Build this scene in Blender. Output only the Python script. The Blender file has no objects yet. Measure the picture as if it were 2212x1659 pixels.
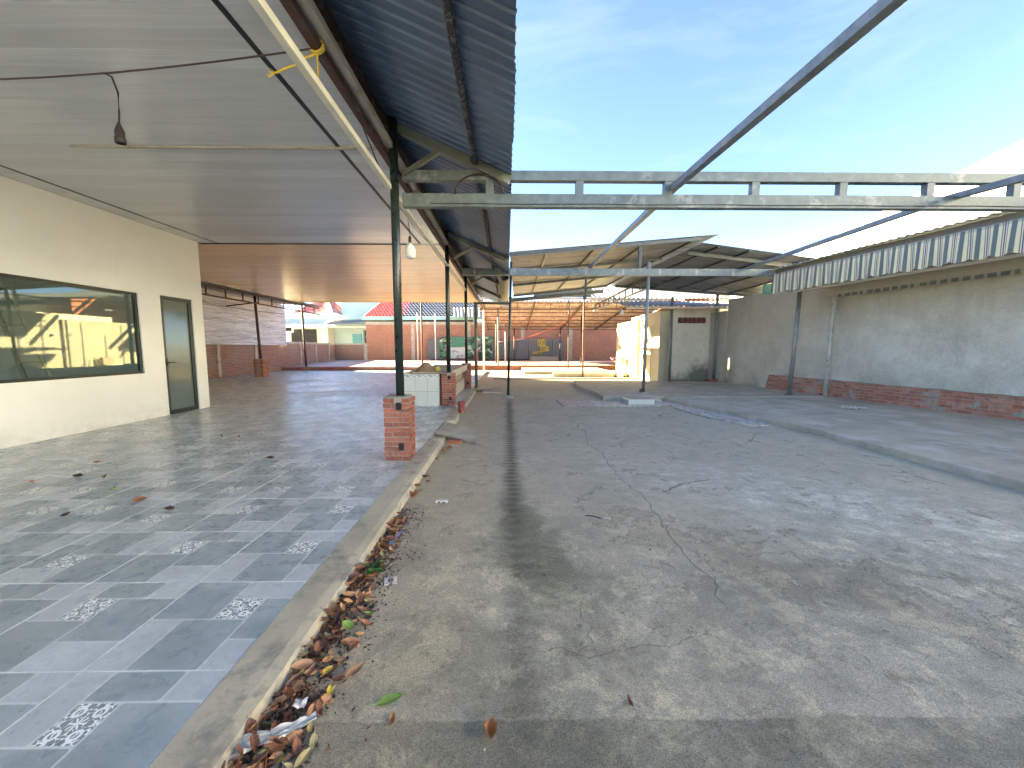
import bpy, math, random
from mathutils import Vector, Matrix, noise as mnoise
R = math.radians
rnd = random.Random(11)
sc = bpy.context.scene
col = sc.collection

# ---------------------------------------------------------------- camera, sky, sun, exposure
cam_d = bpy.data.cameras.new('camera'); cam = bpy.data.objects.new('camera', cam_d); col.objects.link(cam)
cam_d.sensor_fit = 'HORIZONTAL'; cam_d.sensor_width = 36.0; cam_d.lens = 36.0 * 831.0 / 2212.0
cam_d.clip_start = 0.05; cam_d.clip_end = 2000
cam.location = (0, 0, 1.42); cam.rotation_euler = (R(90 - 5.464), 0, R(-0.758))
sc.camera = cam

SUN_EL, SUN_AZ = 18.5, -68.2          # degrees; azimuth clockwise from +Y
world = bpy.data.worlds.new('World'); sc.world = world; world.use_nodes = True
wn = world.node_tree; wn.nodes.clear()
wo = wn.nodes.new('ShaderNodeOutputWorld'); bg = wn.nodes.new('ShaderNodeBackground')
sky = wn.nodes.new('ShaderNodeTexSky'); sky.sky_type = 'NISHITA'; sky.sun_disc = False
sky.sun_elevation = R(SUN_EL); sky.sun_rotation = R(SUN_AZ % 360); sky.air_density = 0.5; sky.dust_density = 0.05; sky.ozone_density = 2.2
bg.inputs['Strength'].default_value = 0.05
tcw = wn.nodes.new('ShaderNodeTexCoord'); mpw = wn.nodes.new('ShaderNodeMapping'); mpw.inputs['Scale'].default_value = (1.2, 2.2, 6.0); mpw.inputs['Rotation'].default_value = (0, 0.25, 0.5)
nzw = wn.nodes.new('ShaderNodeTexNoise'); nzw.inputs['Scale'].default_value = 1.7; nzw.inputs['Detail'].default_value = 7; nzw.inputs['Roughness'].default_value = 0.62; nzw.inputs['Distortion'].default_value = 0.6
rpw = wn.nodes.new('ShaderNodeValToRGB'); rpw.color_ramp.elements[0].position = 0.5; rpw.color_ramp.elements[1].position = 0.85; rpw.color_ramp.elements[1].color = (0.17, 0.17, 0.17, 1)
mxw = wn.nodes.new('ShaderNodeMix'); mxw.data_type = 'RGBA'
wn.links.new(tcw.outputs['Generated'], mpw.inputs['Vector']); wn.links.new(mpw.outputs['Vector'], nzw.inputs['Vector']); wn.links.new(nzw.outputs['Fac'], rpw.inputs['Fac'])
wn.links.new(rpw.outputs['Color'], mxw.inputs[0]); wn.links.new(sky.outputs['Color'], mxw.inputs[6]); mxw.inputs[7].default_value = (2.3, 2.4, 2.5, 1)
wn.links.new(mxw.outputs[2], bg.inputs['Color']); wn.links.new(bg.outputs['Background'], wo.inputs['Surface'])

sun_d = bpy.data.lights.new('sun', 'SUN'); sun = bpy.data.objects.new('sun', sun_d); col.objects.link(sun)
sun_d.energy = 5.0; sun_d.angle = R(0.6); sun_d.color = (1.0, 0.87, 0.6)
_e, _a = R(SUN_EL), R(SUN_AZ)
to_sun = Vector((math.sin(_a) * math.cos(_e), math.cos(_a) * math.cos(_e), math.sin(_e)))
sun.rotation_euler = to_sun.to_track_quat('Z', 'Y').to_euler(); sun.location = (-30, 12, 30)
vs = sc.view_settings; vs.view_transform = 'Standard'; vs.look = 'None'; vs.gamma = 1; vs.exposure = 4.2; vs.use_curve_mapping = False
vs.use_white_balance = True; vs.white_balance_temperature = 7200; vs.white_balance_tint = 10
sc.cycles.max_bounces = 8; sc.cycles.diffuse_bounces = 5; sc.cycles.glossy_bounces = 4; sc.cycles.transparent_max_bounces = 8
sc.cycles.use_denoising = True; sc.cycles.caustics_reflective = False; sc.cycles.caustics_refractive = False
sc.cycles.sample_clamp_indirect = 15

# ---------------------------------------------------------------- material helpers
class NT:
    def __init__(s, name):
        s.mat = bpy.data.materials.new(name); s.mat.use_nodes = True; s.t = s.mat.node_tree; s.t.nodes.clear()
        s.out = s.t.nodes.new('ShaderNodeOutputMaterial'); s.b = s.t.nodes.new('ShaderNodeBsdfPrincipled')
        s.t.links.new(s.b.outputs[0], s.out.inputs[0]); s._p = None
    def _set(s, sock, v):
        if isinstance(v, bpy.types.NodeSocket): s.t.links.new(v, sock)
        elif v is not None:
            if sock.type == 'RGBA' and not isinstance(v, (int, float)) and len(v) == 3: v = (*v, 1)
            if sock.type == 'RGBA' and isinstance(v, (int, float)): v = (v, v, v, 1)
            sock.default_value = v
    def node(s, t, **k):
        n = s.t.nodes.new(t)
        for a, v in k.items(): setattr(n, a, v)
        return n
    def m(s, op, a, b=None, c=None, clamp=False):
        n = s.node('ShaderNodeMath', operation=op, use_clamp=clamp); s._set(n.inputs[0], a); s._set(n.inputs[1], b)
        if c is not None: s._set(n.inputs[2], c)
        return n.outputs[0]
    def vm(s, op, a, b=None):
        n = s.node('ShaderNodeVectorMath', operation=op); s._set(n.inputs[0], a)
        if b is not None: s._set(n.inputs[1], b)
        return n.outputs['Value'] if op in ('LENGTH', 'DOT_PRODUCT') else n.outputs[0]
    def pos(s):
        if s._p is None: s._p = s.node('ShaderNodeNewGeometry')
        return s._p.outputs['Position']
    def island(s):
        s.pos(); return s._p.outputs['Random Per Island']
    def oinfo(s, k='Random'): return s.node('ShaderNodeObjectInfo').outputs[k]
    def obj(s): return s.node('ShaderNodeTexCoord').outputs['Object']
    def uv(s): return s.node('ShaderNodeTexCoord').outputs['UV']
    def sep(s, v):
        n = s.node('ShaderNodeSeparateXYZ'); s._set(n.inputs[0], v); return n.outputs
    def comb(s, x, y, z=0.0):
        n = s.node('ShaderNodeCombineXYZ'); s._set(n.inputs[0], x); s._set(n.inputs[1], y); s._set(n.inputs[2], z); return n.outputs[0]
    def noise(s, v, scale, detail=4, rough=0.55, dist=0.0, st=None):
        if st is not None: v = s.vm('MULTIPLY', v, st)
        n = s.node('ShaderNodeTexNoise'); s._set(n.inputs['Vector'], v); n.inputs['Scale'].default_value = scale
        n.inputs['Detail'].default_value = detail; n.inputs['Roughness'].default_value = rough; n.inputs['Distortion'].default_value = dist
        return n.outputs['Fac']
    def voro(s, v, scale, feature='F1', out='Distance'):
        n = s.node('ShaderNodeTexVoronoi', feature=feature); s._set(n.inputs['Vector'], v); n.inputs['Scale'].default_value = scale; return n.outputs[out]
    def mr(s, v, a, b, c=0.0, d=1.0, smooth=False):
        n = s.node('ShaderNodeMapRange', interpolation_type='SMOOTHSTEP' if smooth else 'LINEAR'); s._set(n.inputs[0], v)
        for i, q in enumerate((a, b, c, d)): n.inputs[i + 1].default_value = q
        return n.outputs[0]
    def mix(s, f, a, b, mode='MIX'):
        n = s.node('ShaderNodeMix', data_type='RGBA', blend_type=mode); s._set(n.inputs[0], f); s._set(n.inputs[6], a); s._set(n.inputs[7], b); return n.outputs[2]
    def ramp(s, f, stops):
        n = s.node('ShaderNodeValToRGB'); s._set(n.inputs[0], f); e = n.color_ramp.elements
        while len(e) < len(stops): e.new(0.5)
        for i, (p, c) in enumerate(stops):
            e[i].position = p; e[i].color = (*c, 1) if not isinstance(c, (int, float)) else (c, c, c, 1)
        return n.outputs[0]
    def bump(s, h, strength=0.3, dist=0.01):
        n = s.node('ShaderNodeBump'); s._set(n.inputs['Height'], h); n.inputs['Strength'].default_value = strength; n.inputs['Distance'].default_value = dist
        s.t.links.new(n.outputs[0], s.b.inputs['Normal'])
    def fin(s, color, rough=0.7, metal=0.0, spec=None, gain=None):
        if gain: color = s.mix(1.0, color, gain, 'MULTIPLY')
        s._set(s.b.inputs['Base Color'], color); s._set(s.b.inputs['Roughness'], rough); s._set(s.b.inputs['Metallic'], metal)
        if spec is not None: s._set(s.b.inputs['Specular IOR Level'], spec)
        return s.mat
M = {}
def simple(name, c, rough=0.6, metal=0.0, var=0.25, scale=6.0, bump=0.0, dirt=None, spec=None, st=(1, 1, 1)):
    t = NT(name); p = t.pos()
    n = t.noise(p, scale, 5, 0.6, st=st); n2 = t.noise(p, scale * 7, 4, 0.6, st=st)
    lo = tuple(x * (1 - var) for x in c); hi = tuple(min(1, x * (1 + var)) for x in c)
    k = t.mix(t.mr(n, 0.3, 0.7), lo, hi); k = t.mix(t.mr(n2, 0.35, 0.75, 0, 0.35), k, tuple(x * (1 - var * 1.4) for x in c))
    if dirt:
        f = t.mr(t.noise(p, dirt[1], 6, 0.65), dirt[2], dirt[3]); k = t.mix(f, k, dirt[0])
    if bump: t.bump(n2, bump, 0.01)
    M[name] = t.fin(k, t.mr(n, 0.3, 0.7, rough * 0.85, min(1, rough * 1.15)), metal, spec); return M[name]

def wallpaint():
    t = NT('white_paint_wall'); p = t.pos(); x, y, z = t.sep(p); n = t.noise(p, .8, 5, .6); n2 = t.noise(p, 7, 6, .7)
    k = t.mix(t.mr(n, .3, .7), (.66, .67, .635), (.74, .75, .72)); d = t.m('MULTIPLY', t.mr(z, .42, .1), t.mr(n2, .4, .65)); k = t.mix(t.m('MULTIPLY', d, .45), k, (.42, .38, .32))
    k = t.mix(t.mr(t.noise(p, 2.4, 7, .75, st=(1, 1, .3)), .56, .72, 0, .16), k, (.5, .48, .42)); t.bump(t.noise(p, 3, 4, .6), .12, .02); M['white_paint_wall'] = t.fin(k, .6)
wallpaint()
simple('cream_plaster', (0.62, 0.56, 0.42), 0.85, var=0.12, scale=2.0, bump=0.2, dirt=((0.2, 0.19, 0.15), 1.1, 0.6, 0.78))
def cream():
    t = NT('cream_plaster'); p = t.pos(); x, y, z = t.sep(p); n = t.noise(p, 1.4, 7, .7, .4)
    k = t.mix(t.mr(t.noise(p, .8, 5, .6), .3, .7), (0.62, 0.56, 0.42), (0.76, 0.69, 0.54)); k = t.mix(t.mr(t.noise(p, 6, 6, .7), .5, .7, 0, .35), k, (.4, .36, .27))
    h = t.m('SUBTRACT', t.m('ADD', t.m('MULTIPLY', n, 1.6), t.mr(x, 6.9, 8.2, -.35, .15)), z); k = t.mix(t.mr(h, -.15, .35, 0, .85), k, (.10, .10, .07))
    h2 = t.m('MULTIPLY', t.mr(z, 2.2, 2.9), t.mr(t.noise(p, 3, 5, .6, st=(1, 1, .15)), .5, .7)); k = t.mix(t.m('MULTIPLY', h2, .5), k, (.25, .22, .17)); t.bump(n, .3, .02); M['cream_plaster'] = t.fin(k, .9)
cream()
simple('cream_tiles', (0.42, 0.37, 0.24), 0.4, var=0.08, scale=2.0, dirt=((0.35, 0.26, 0.15), 2.5, 0.62, 0.85))
simple('dark_green_paint', (0.018, 0.03, 0.026), 0.3, var=0.4, scale=12, dirt=((0.3, 0.31, 0.28), 18, 0.70, 0.74), spec=0.6)
simple('grey_green_paint', (0.13, 0.145, 0.125), 0.45, 0.15, var=0.25, scale=5, dirt=((0.42, 0.44, 0.42), 4, 0.58, 0.72))
simple('galvanised', (0.25, 0.26, 0.245), 0.45, 0.35, var=0.25, scale=9, dirt=((0.32, 0.2, 0.14), 5, 0.6, 0.75))
simple('galvanised_blotchy', (0.13, 0.165, 0.165), 0.5, 0.15, var=0.3, scale=7, dirt=((0.3, 0.32, 0.31), 3.5, 0.56, 0.7))
simple('rusty_zinc', (0.21, 0.235, 0.235), 0.5, 0.15, var=0.35, scale=9, dirt=((0.34, 0.27, 0.23), 5, 0.56, 0.68))
simple('rust_steel', (0.075, 0.035, 0.027), 0.7, 0.1, var=0.35, scale=14, dirt=((0.12, 0.1, 0.1), 9, 0.5, 0.7), bump=0.2)
simple('rough_rust', (0.06, 0.05, 0.06), 0.85, 0.0, var=0.6, scale=22, bump=0.9, dirt=((0.18, 0.17, 0.17), 30, 0.52, 0.6), st=(1, 0.35, 1))
simple('black_trim', (0.012, 0.012, 0.012), 0.5)
simple('pale_tube', (0.72, 0.71, 0.6), 0.45, 0.0, var=0.12, scale=6, dirt=((0.3, 0.29, 0.2), 20, 0.66, 0.76))
simple('white_plastic', (0.75, 0.76, 0.74), 0.4, var=0.05)
simple('dark_frame', (0.022, 0.032, 0.03), 0.35, 0.2, var=0.2)
simple('cement', (0.42, 0.38, 0.31), 0.9, var=0.2, scale=4, bump=0.4, dirt=((0.12, 0.12, 0.1), 5, 0.55, 0.8))
simple('mortar', (0.35, 0.31, 0.25), 0.95, var=0.25, scale=14, bump=0.6)
simple('kerb_concrete', (0.50, 0.44, 0.32), 0.9, var=0.22, scale=3.5, bump=0.5, dirt=((0.24, 0.22, 0.18), 6, 0.52, 0.68))
simple('slab_concrete', (0.43, 0.375, 0.28), 0.88, var=0.25, scale=1.4, bump=0.4, dirt=((0.54, 0.5, 0.43), 2.1, 0.5, 0.7))
simple('pale_panels', (0.42, 0.4, 0.36), 0.7, var=0.15, dirt=((0.2, 0.16, 0.12), 3, 0.5, 0.7))
simple('white_glaze', (0.58, 0.6, 0.54), 0.18, var=0.05, dirt=((0.3, 0.3, 0.26), 6, 0.62, 0.8))
simple('sand', (0.3, 0.21, 0.13), 0.95, var=0.3, scale=25, bump=0.8)
simple('melon', (0.42, 0.33, 0.08), 0.5, var=0.2, scale=20)
simple('red_pipe_paint', (0.26, 0.06, 0.045), 0.6, var=0.3, scale=25, dirt=((0.5, 0.35, 0.3), 20, 0.58, 0.7))
simple('wood_stick', (0.45, 0.33, 0.18), 0.8, var=0.25)
simple('paper', (0.72, 0.67, 0.58), 0.8, var=0.06, scale=30, bump=0.4)
simple('cloth_white', (0.7, 0.68, 0.64), 0.9, var=0.1)
simple('blue_plastic', (0.03, 0.16, 0.5), 0.4)
simple('yellow_rope', (0.75, 0.55, 0.08), 0.8, var=0.25, scale=60)
simple('cable_black', (0.03, 0.025, 0.025), 0.6)
simple('cable_brown', (0.06, 0.04, 0.045), 0.6)
simple('red_cable', (0.65, 0.12, 0.08), 0.6)
simple('dark_metal', (0.05, 0.055, 0.055), 0.4, 0.5)
simple('neighbour_wall', (0.55, 0.52, 0.45), 0.85, var=0.1)
simple('pink_metal', (0.4, 0.13, 0.12), 0.5, var=0.12, dirt=((0.7, 0.45, 0.4), 1.2, 0.5, 0.7))
simple('pale_blue_wall', (0.36, 0.5, 0.53), 0.7, var=0.08)
simple('teal_paint', (0.3, 0.56, 0.52), 0.6, var=0.1)
simple('green_board', (0.07, 0.24, 0.15), 0.6, var=0.1)
simple('grey_panel', (0.13, 0.14, 0.15), 0.5, var=0.12)
simple('blue_door', (0.08, 0.3, 0.36), 0.5)
simple('smoked_pane', (0.10, 0.125, 0.11), 0.12, var=0.05, spec=0.6)
simple('dark_void', (0.012, 0.012, 0.013), 0.8)
simple('yellow_rings', (0.75, 0.55, 0.08), 0.5)
simple('fabric_pink', (0.55, 0.25, 0.25), 0.9, var=0.2)
simple('olive_bag', (0.2, 0.2, 0.08), 0.8, var=0.2)
simple('red_chair', (0.45, 0.08, 0.05), 0.5)
simple('floor_back', (0.34, 0.31, 0.28), 0.55, var=0.2, scale=0.4, dirt=((0.38, 0.14, 0.11), 0.28, 0.48, 0.58), st=(0.5, 1, 1))
simple('warehouse_white', (0.86, 0.86, 0.84), 0.5, var=0.03)
simple('pale_post', (0.5, 0.5, 0.46), 0.6, var=0.25, scale=5, dirt=((.28, .26, .23), 4, .5, .65))
simple('steel_dark', (0.07, 0.085, 0.085), 0.45, 0.1, var=0.3)
simple('dark_timber', (0.2, 0.16, 0.1), 0.8)
simple('soffit_board', (0.42, 0.4, 0.33), 0.7, var=0.1)

def corr_mat(name, c, rough=0.45, metal=0.3, streak=(1, 1, 1), dirt=None, dthr=(0.5, 0.75), sheen=None):
    t = NT(name); p = t.pos()
    n = t.noise(p, 1.3, 5, 0.6, st=streak); isl = t.island()
    k = t.mix(t.mr(n, 0.3, 0.7), tuple(x * 0.72 for x in c), tuple(x * 1.18 for x in c))
    k = t.mix(t.mr(t.m('FRACT', t.m('MULTIPLY', t.oinfo(), 7.7)), 0, 1, 0, 0.35), k, tuple(x * 0.7 for x in c))
    if dirt: k = t.mix(t.mr(t.noise(p, 2.4, 6, 0.65, st=streak), *dthr), k, dirt)
    M[name] = t.fin(k, rough, metal)
corr_mat('canopy_sheet', (0.11, 0.17, 0.26), 0.5, 0.25)
corr_mat('shed_sheet', (0.33, 0.34, 0.35), 0.5, 0.2, dirt=(0.1, 0.09, 0.09), streak=(0.4, 3, 1))
corr_mat('zinc_wall_sheet', (0.66, 0.66, 0.66), 0.4, 0.25, streak=(1, 0.4, 4), dirt=(0.3, 0.25, 0.22))
corr_mat('rusty_roof_sheet', (0.5, 0.44, 0.37), 0.7, 0.1, dirt=(0.24, 0.11, 0.07), dthr=(0.46, 0.66))
corr_mat('zinc_roof', (0.22, 0.24, 0.245), 0.5, 0.3, dirt=(0.13, 0.12, 0.11))
corr_mat('pale_awning_sheet', (0.4, 0.5, 0.52), 0.45, 0.1)

# bricks: colour by the single brick (object random + island random)
def brick_mat(name, stops, dirt=None):
    t = NT(name); p = t.pos()
    r = t.m('FRACT', t.m('MULTIPLY', t.m('ADD', t.oinfo(), t.island()), 3.713))
    k = t.ramp(r, stops); n = t.noise(p, 30, 5, 0.65)
    k = t.mix(t.mr(n, 0.45, 0.75, 0, 0.5), k, (0.36, 0.3, 0.25)); k = t.mix(t.mr(t.noise(p, 9, 4), 0.5, 0.75, 0, 0.6), k, (0.1, 0.035, 0.025))
    if dirt: k = t.mix(t.mr(t.noise(p, dirt[1], 5, 0.6), dirt[2], dirt[3]), k, dirt[0])
    t.bump(n, 0.5, 0.006); M[name] = t.fin(k, 0.88)
brick_mat('brick', [(0, (0.22, 0.055, 0.03)), (0.4, (0.33, 0.085, 0.045)), (0.75, (0.40, 0.12, 0.07)), (1, (0.24, 0.07, 0.045))])
brick_mat('brick_orange', [(0, (0.42, 0.13, 0.06)), (0.5, (0.5, 0.16, 0.08)), (1, (0.37, 0.11, 0.06))], dirt=((0.2, 0.08, 0.06), 0.5, 0.5, 0.75))
brick_mat('brick_old', [(0, (0.22, 0.075, 0.05)), (0.5, (0.34, 0.12, 0.08)), (1, (0.28, 0.11, 0.09))], dirt=((0.22, 0.2, 0.18), 0.8, 0.5, 0.75))
brick_mat('brick_wallbase', [(0, (0.36, 0.11, 0.06)), (0.5, (0.48, 0.17, 0.09)), (0.8, (0.52, 0.24, 0.16)), (1, (0.3, 0.1, 0.06))], dirt=((0.36, 0.33, 0.28), 2.6, 0.56, 0.66))

# glossy ceiling panels
def panel_mat(name, c, rough):
    t = NT(name); p = t.pos()
    r = t.m('FRACT', t.m('MULTIPLY', t.m('ADD', t.oinfo(), t.island()), 5.31))
    k = t.mix(r, tuple(x * 0.9 for x in c), tuple(x * 1.06 for x in c))
    g = t.noise(p, 2.0, 5, 0.65, 0.5, st=(0.5, 14, 1)); k = t.mix(t.mr(g, 0.4, 0.7, 0, 0.5), k, tuple(x * 0.72 for x in c))
    t.bump(t.noise(p, 0.8, 2, 0.4), 0.12, 0.05); M[name] = t.fin(k, rough, 0, 0.5)
panel_mat('ceiling_grey', (0.60, 0.63, 0.67), 0.2)
panel_mat('ceiling_wood', (0.76, 0.53, 0.28), 0.25)

# plaster wall
def plaster():
    t = NT('old_plaster'); p = t.pos(); x, y, z = t.sep(p)
    n1 = t.noise(p, 0.55, 6, 0.6); n2 = t.noise(p, 3.0, 6, 0.65, 0.4); n3 = t.noise(p, 25, 4, 0.6)
    k = t.ramp(n1, [(0.3, (0.2, 0.19, 0.165)), (0.5, (0.31, 0.305, 0.275)), (0.7, (0.37, 0.37, 0.34))])
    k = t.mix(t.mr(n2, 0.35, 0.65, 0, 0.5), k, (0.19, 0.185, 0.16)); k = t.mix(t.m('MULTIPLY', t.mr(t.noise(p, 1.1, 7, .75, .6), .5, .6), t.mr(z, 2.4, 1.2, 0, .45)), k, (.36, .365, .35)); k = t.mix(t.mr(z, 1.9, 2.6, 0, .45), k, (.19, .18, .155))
    k = t.mix(t.mr(n3, 0.4, 0.7, 0, 0.3), k, (0.42, 0.41, 0.38))
    st = t.noise(p, 1.6, 5, 0.7, st=(3, 3, 0.22)); k = t.mix(t.m('MULTIPLY', t.mr(st, 0.5, 0.75, 0, 0.35), t.mr(z, 1.0, 3.0)), k, (0.14, 0.13, 0.12))
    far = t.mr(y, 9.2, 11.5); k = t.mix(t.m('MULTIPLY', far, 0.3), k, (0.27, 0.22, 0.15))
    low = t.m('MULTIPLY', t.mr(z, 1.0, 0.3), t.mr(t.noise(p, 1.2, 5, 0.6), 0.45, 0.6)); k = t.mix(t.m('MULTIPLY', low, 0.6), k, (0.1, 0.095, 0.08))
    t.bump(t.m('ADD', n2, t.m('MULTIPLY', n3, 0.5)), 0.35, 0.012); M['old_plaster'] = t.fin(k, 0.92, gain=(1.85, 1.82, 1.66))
plaster()

# floor tile print: seven slate rectangles with pale veins, one with a flower scroll
def tile_mat():
    t = NT('floor_tile'); p = t.pos(); uv = t.uv()
    cells = [(0, .27, 0, .5, 'l'), (.27, .77, 0, .5, 'd'), (.77, 1, 0, .28, 'l'), (.77, 1, .28, .76, 'd'), (.5, .77, .5, .76, 'f'), (0, .5, .5, 1, 'd'), (.5, 1, .76, 1, 'l')]
    masks = {'l': None, 'd': None, 'f': None}
    for (a, b, c, d, kind) in cells:
        cen = ((a + b) / 2, (c + d) / 2, 0); half = ((b - a) / 2 - .007, (d - c) / 2 - .007, 0); r = .022
        q = t.vm('ABSOLUTE', t.vm('SUBTRACT', uv, cen)); q = t.vm('SUBTRACT', q, (half[0] - r, half[1] - r, 1)); q = t.vm('MAXIMUM', q, (0, 0, 0))
        dist = t.m('SUBTRACT', t.vm('LENGTH', q), r); mk = t.mr(dist, -.004, .003, 1, 0)
        masks[kind] = mk if masks[kind] is None else t.m('MAXIMUM', masks[kind], mk)
    n = t.noise(p, 2.2, 6, 0.6, 0.6); n2 = t.noise(p, 12, 5, 0.6); n3 = t.noise(p, 60, 3)
    light = t.mix(t.mr(n, .3, .7), (0.25, 0.275, 0.285), (0.36, 0.385, 0.395)); dark = t.mix(t.mr(t.noise(p, 5, 5, .6, .8), .3, .7), (0.145, 0.178, 0.19), (0.235, 0.27, 0.28))
    k = t.mix(masks['l'], (0.40, 0.42, 0.41), light); k = t.mix(masks['d'], k, dark)
    # flower scroll
    fu = t.vm('MULTIPLY', t.vm('SUBTRACT', uv, (.635, .63, 0)), (1, 1.03, 0)); fx, fy, _z = t.sep(fu)
    ax, ay = t.m('ABSOLUTE', fx), t.m('ABSOLUTE', fy); rad = t.vm('LENGTH', fu); ang = t.m('ARCTAN2', fy, fx)
    petal = t.m('SUBTRACT', rad, t.m('MULTIPLY', t.m('ADD', 1.2, t.m('COSINE', t.m('MULTIPLY', ang, 8))), .022)); pm = t.mr(petal, 0.0, .004, 1, 0)
    sv = t.voro(t.comb(t.m('ADD', ax, .37), t.m('ADD', ay, .21)), 26, 'DISTANCE_TO_EDGE'); scroll = t.m('MULTIPLY', t.mr(sv, .06, .1, 1, 0), t.mr(t.noise(t.comb(ax, ay), 30, 2), .42, .5))
    ring = t.m('MULTIPLY', t.mr(t.m('ABSOLUTE', t.m('SUBTRACT', t.vm('LENGTH', t.comb(t.m('SUBTRACT', ax, .07), t.m('SUBTRACT', ay, .065))), .028)), .006, .011, 1, 0), 1)
    fm = t.m('MAXIMUM', t.m('MAXIMUM', pm, scroll), ring)
    fl = t.mix(fm, (0.13, 0.15, 0.16), (0.62, 0.64, 0.62)); k = t.mix(masks['f'], k, fl)
    k = t.mix(t.mr(n2, .45, .75, 0, .35), k, (0.15, 0.17, 0.18)); k = t.mix(t.mr(n3, .55, .75, 0, .2), k, (0.4, 0.42, 0.42))
    # dust and mud, worn in patches
    x, y, _q = t.sep(p)
    far = t.mr(y, 4.5, 12.0); dm = t.m('MULTIPLY', t.mr(t.noise(p, .55, 6, .65, .5), .42, .75), t.m('ADD', .12, t.m('MULTIPLY', far, .75))); k = t.mix(dm, k, (0.27, 0.25, 0.22))
    mud = t.mr(t.noise(p, 1.9, 7, .72, .4), .655, .72, 0, .65); k = t.mix(mud, k, (0.2, 0.15, 0.09))
    mudf = t.m('MULTIPLY', t.mr(t.noise(p, .7, 6, .65, st=(.5, 1.2, 1)), .54, .64, 0, .55), t.mr(y, 9, 13)); k = t.mix(mudf, k, (0.2, 0.1, 0.07))
    t.bump(n2, .06, .004)
    rg = t.m('ADD', t.mr(n2, .3, .7, .2, .38), t.m('MULTIPLY', dm, .3)); M['floor_tile'] = t.fin(k, rg, 0, .5, gain=(1.75, 1.75, 1.72))
tile_mat()

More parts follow.
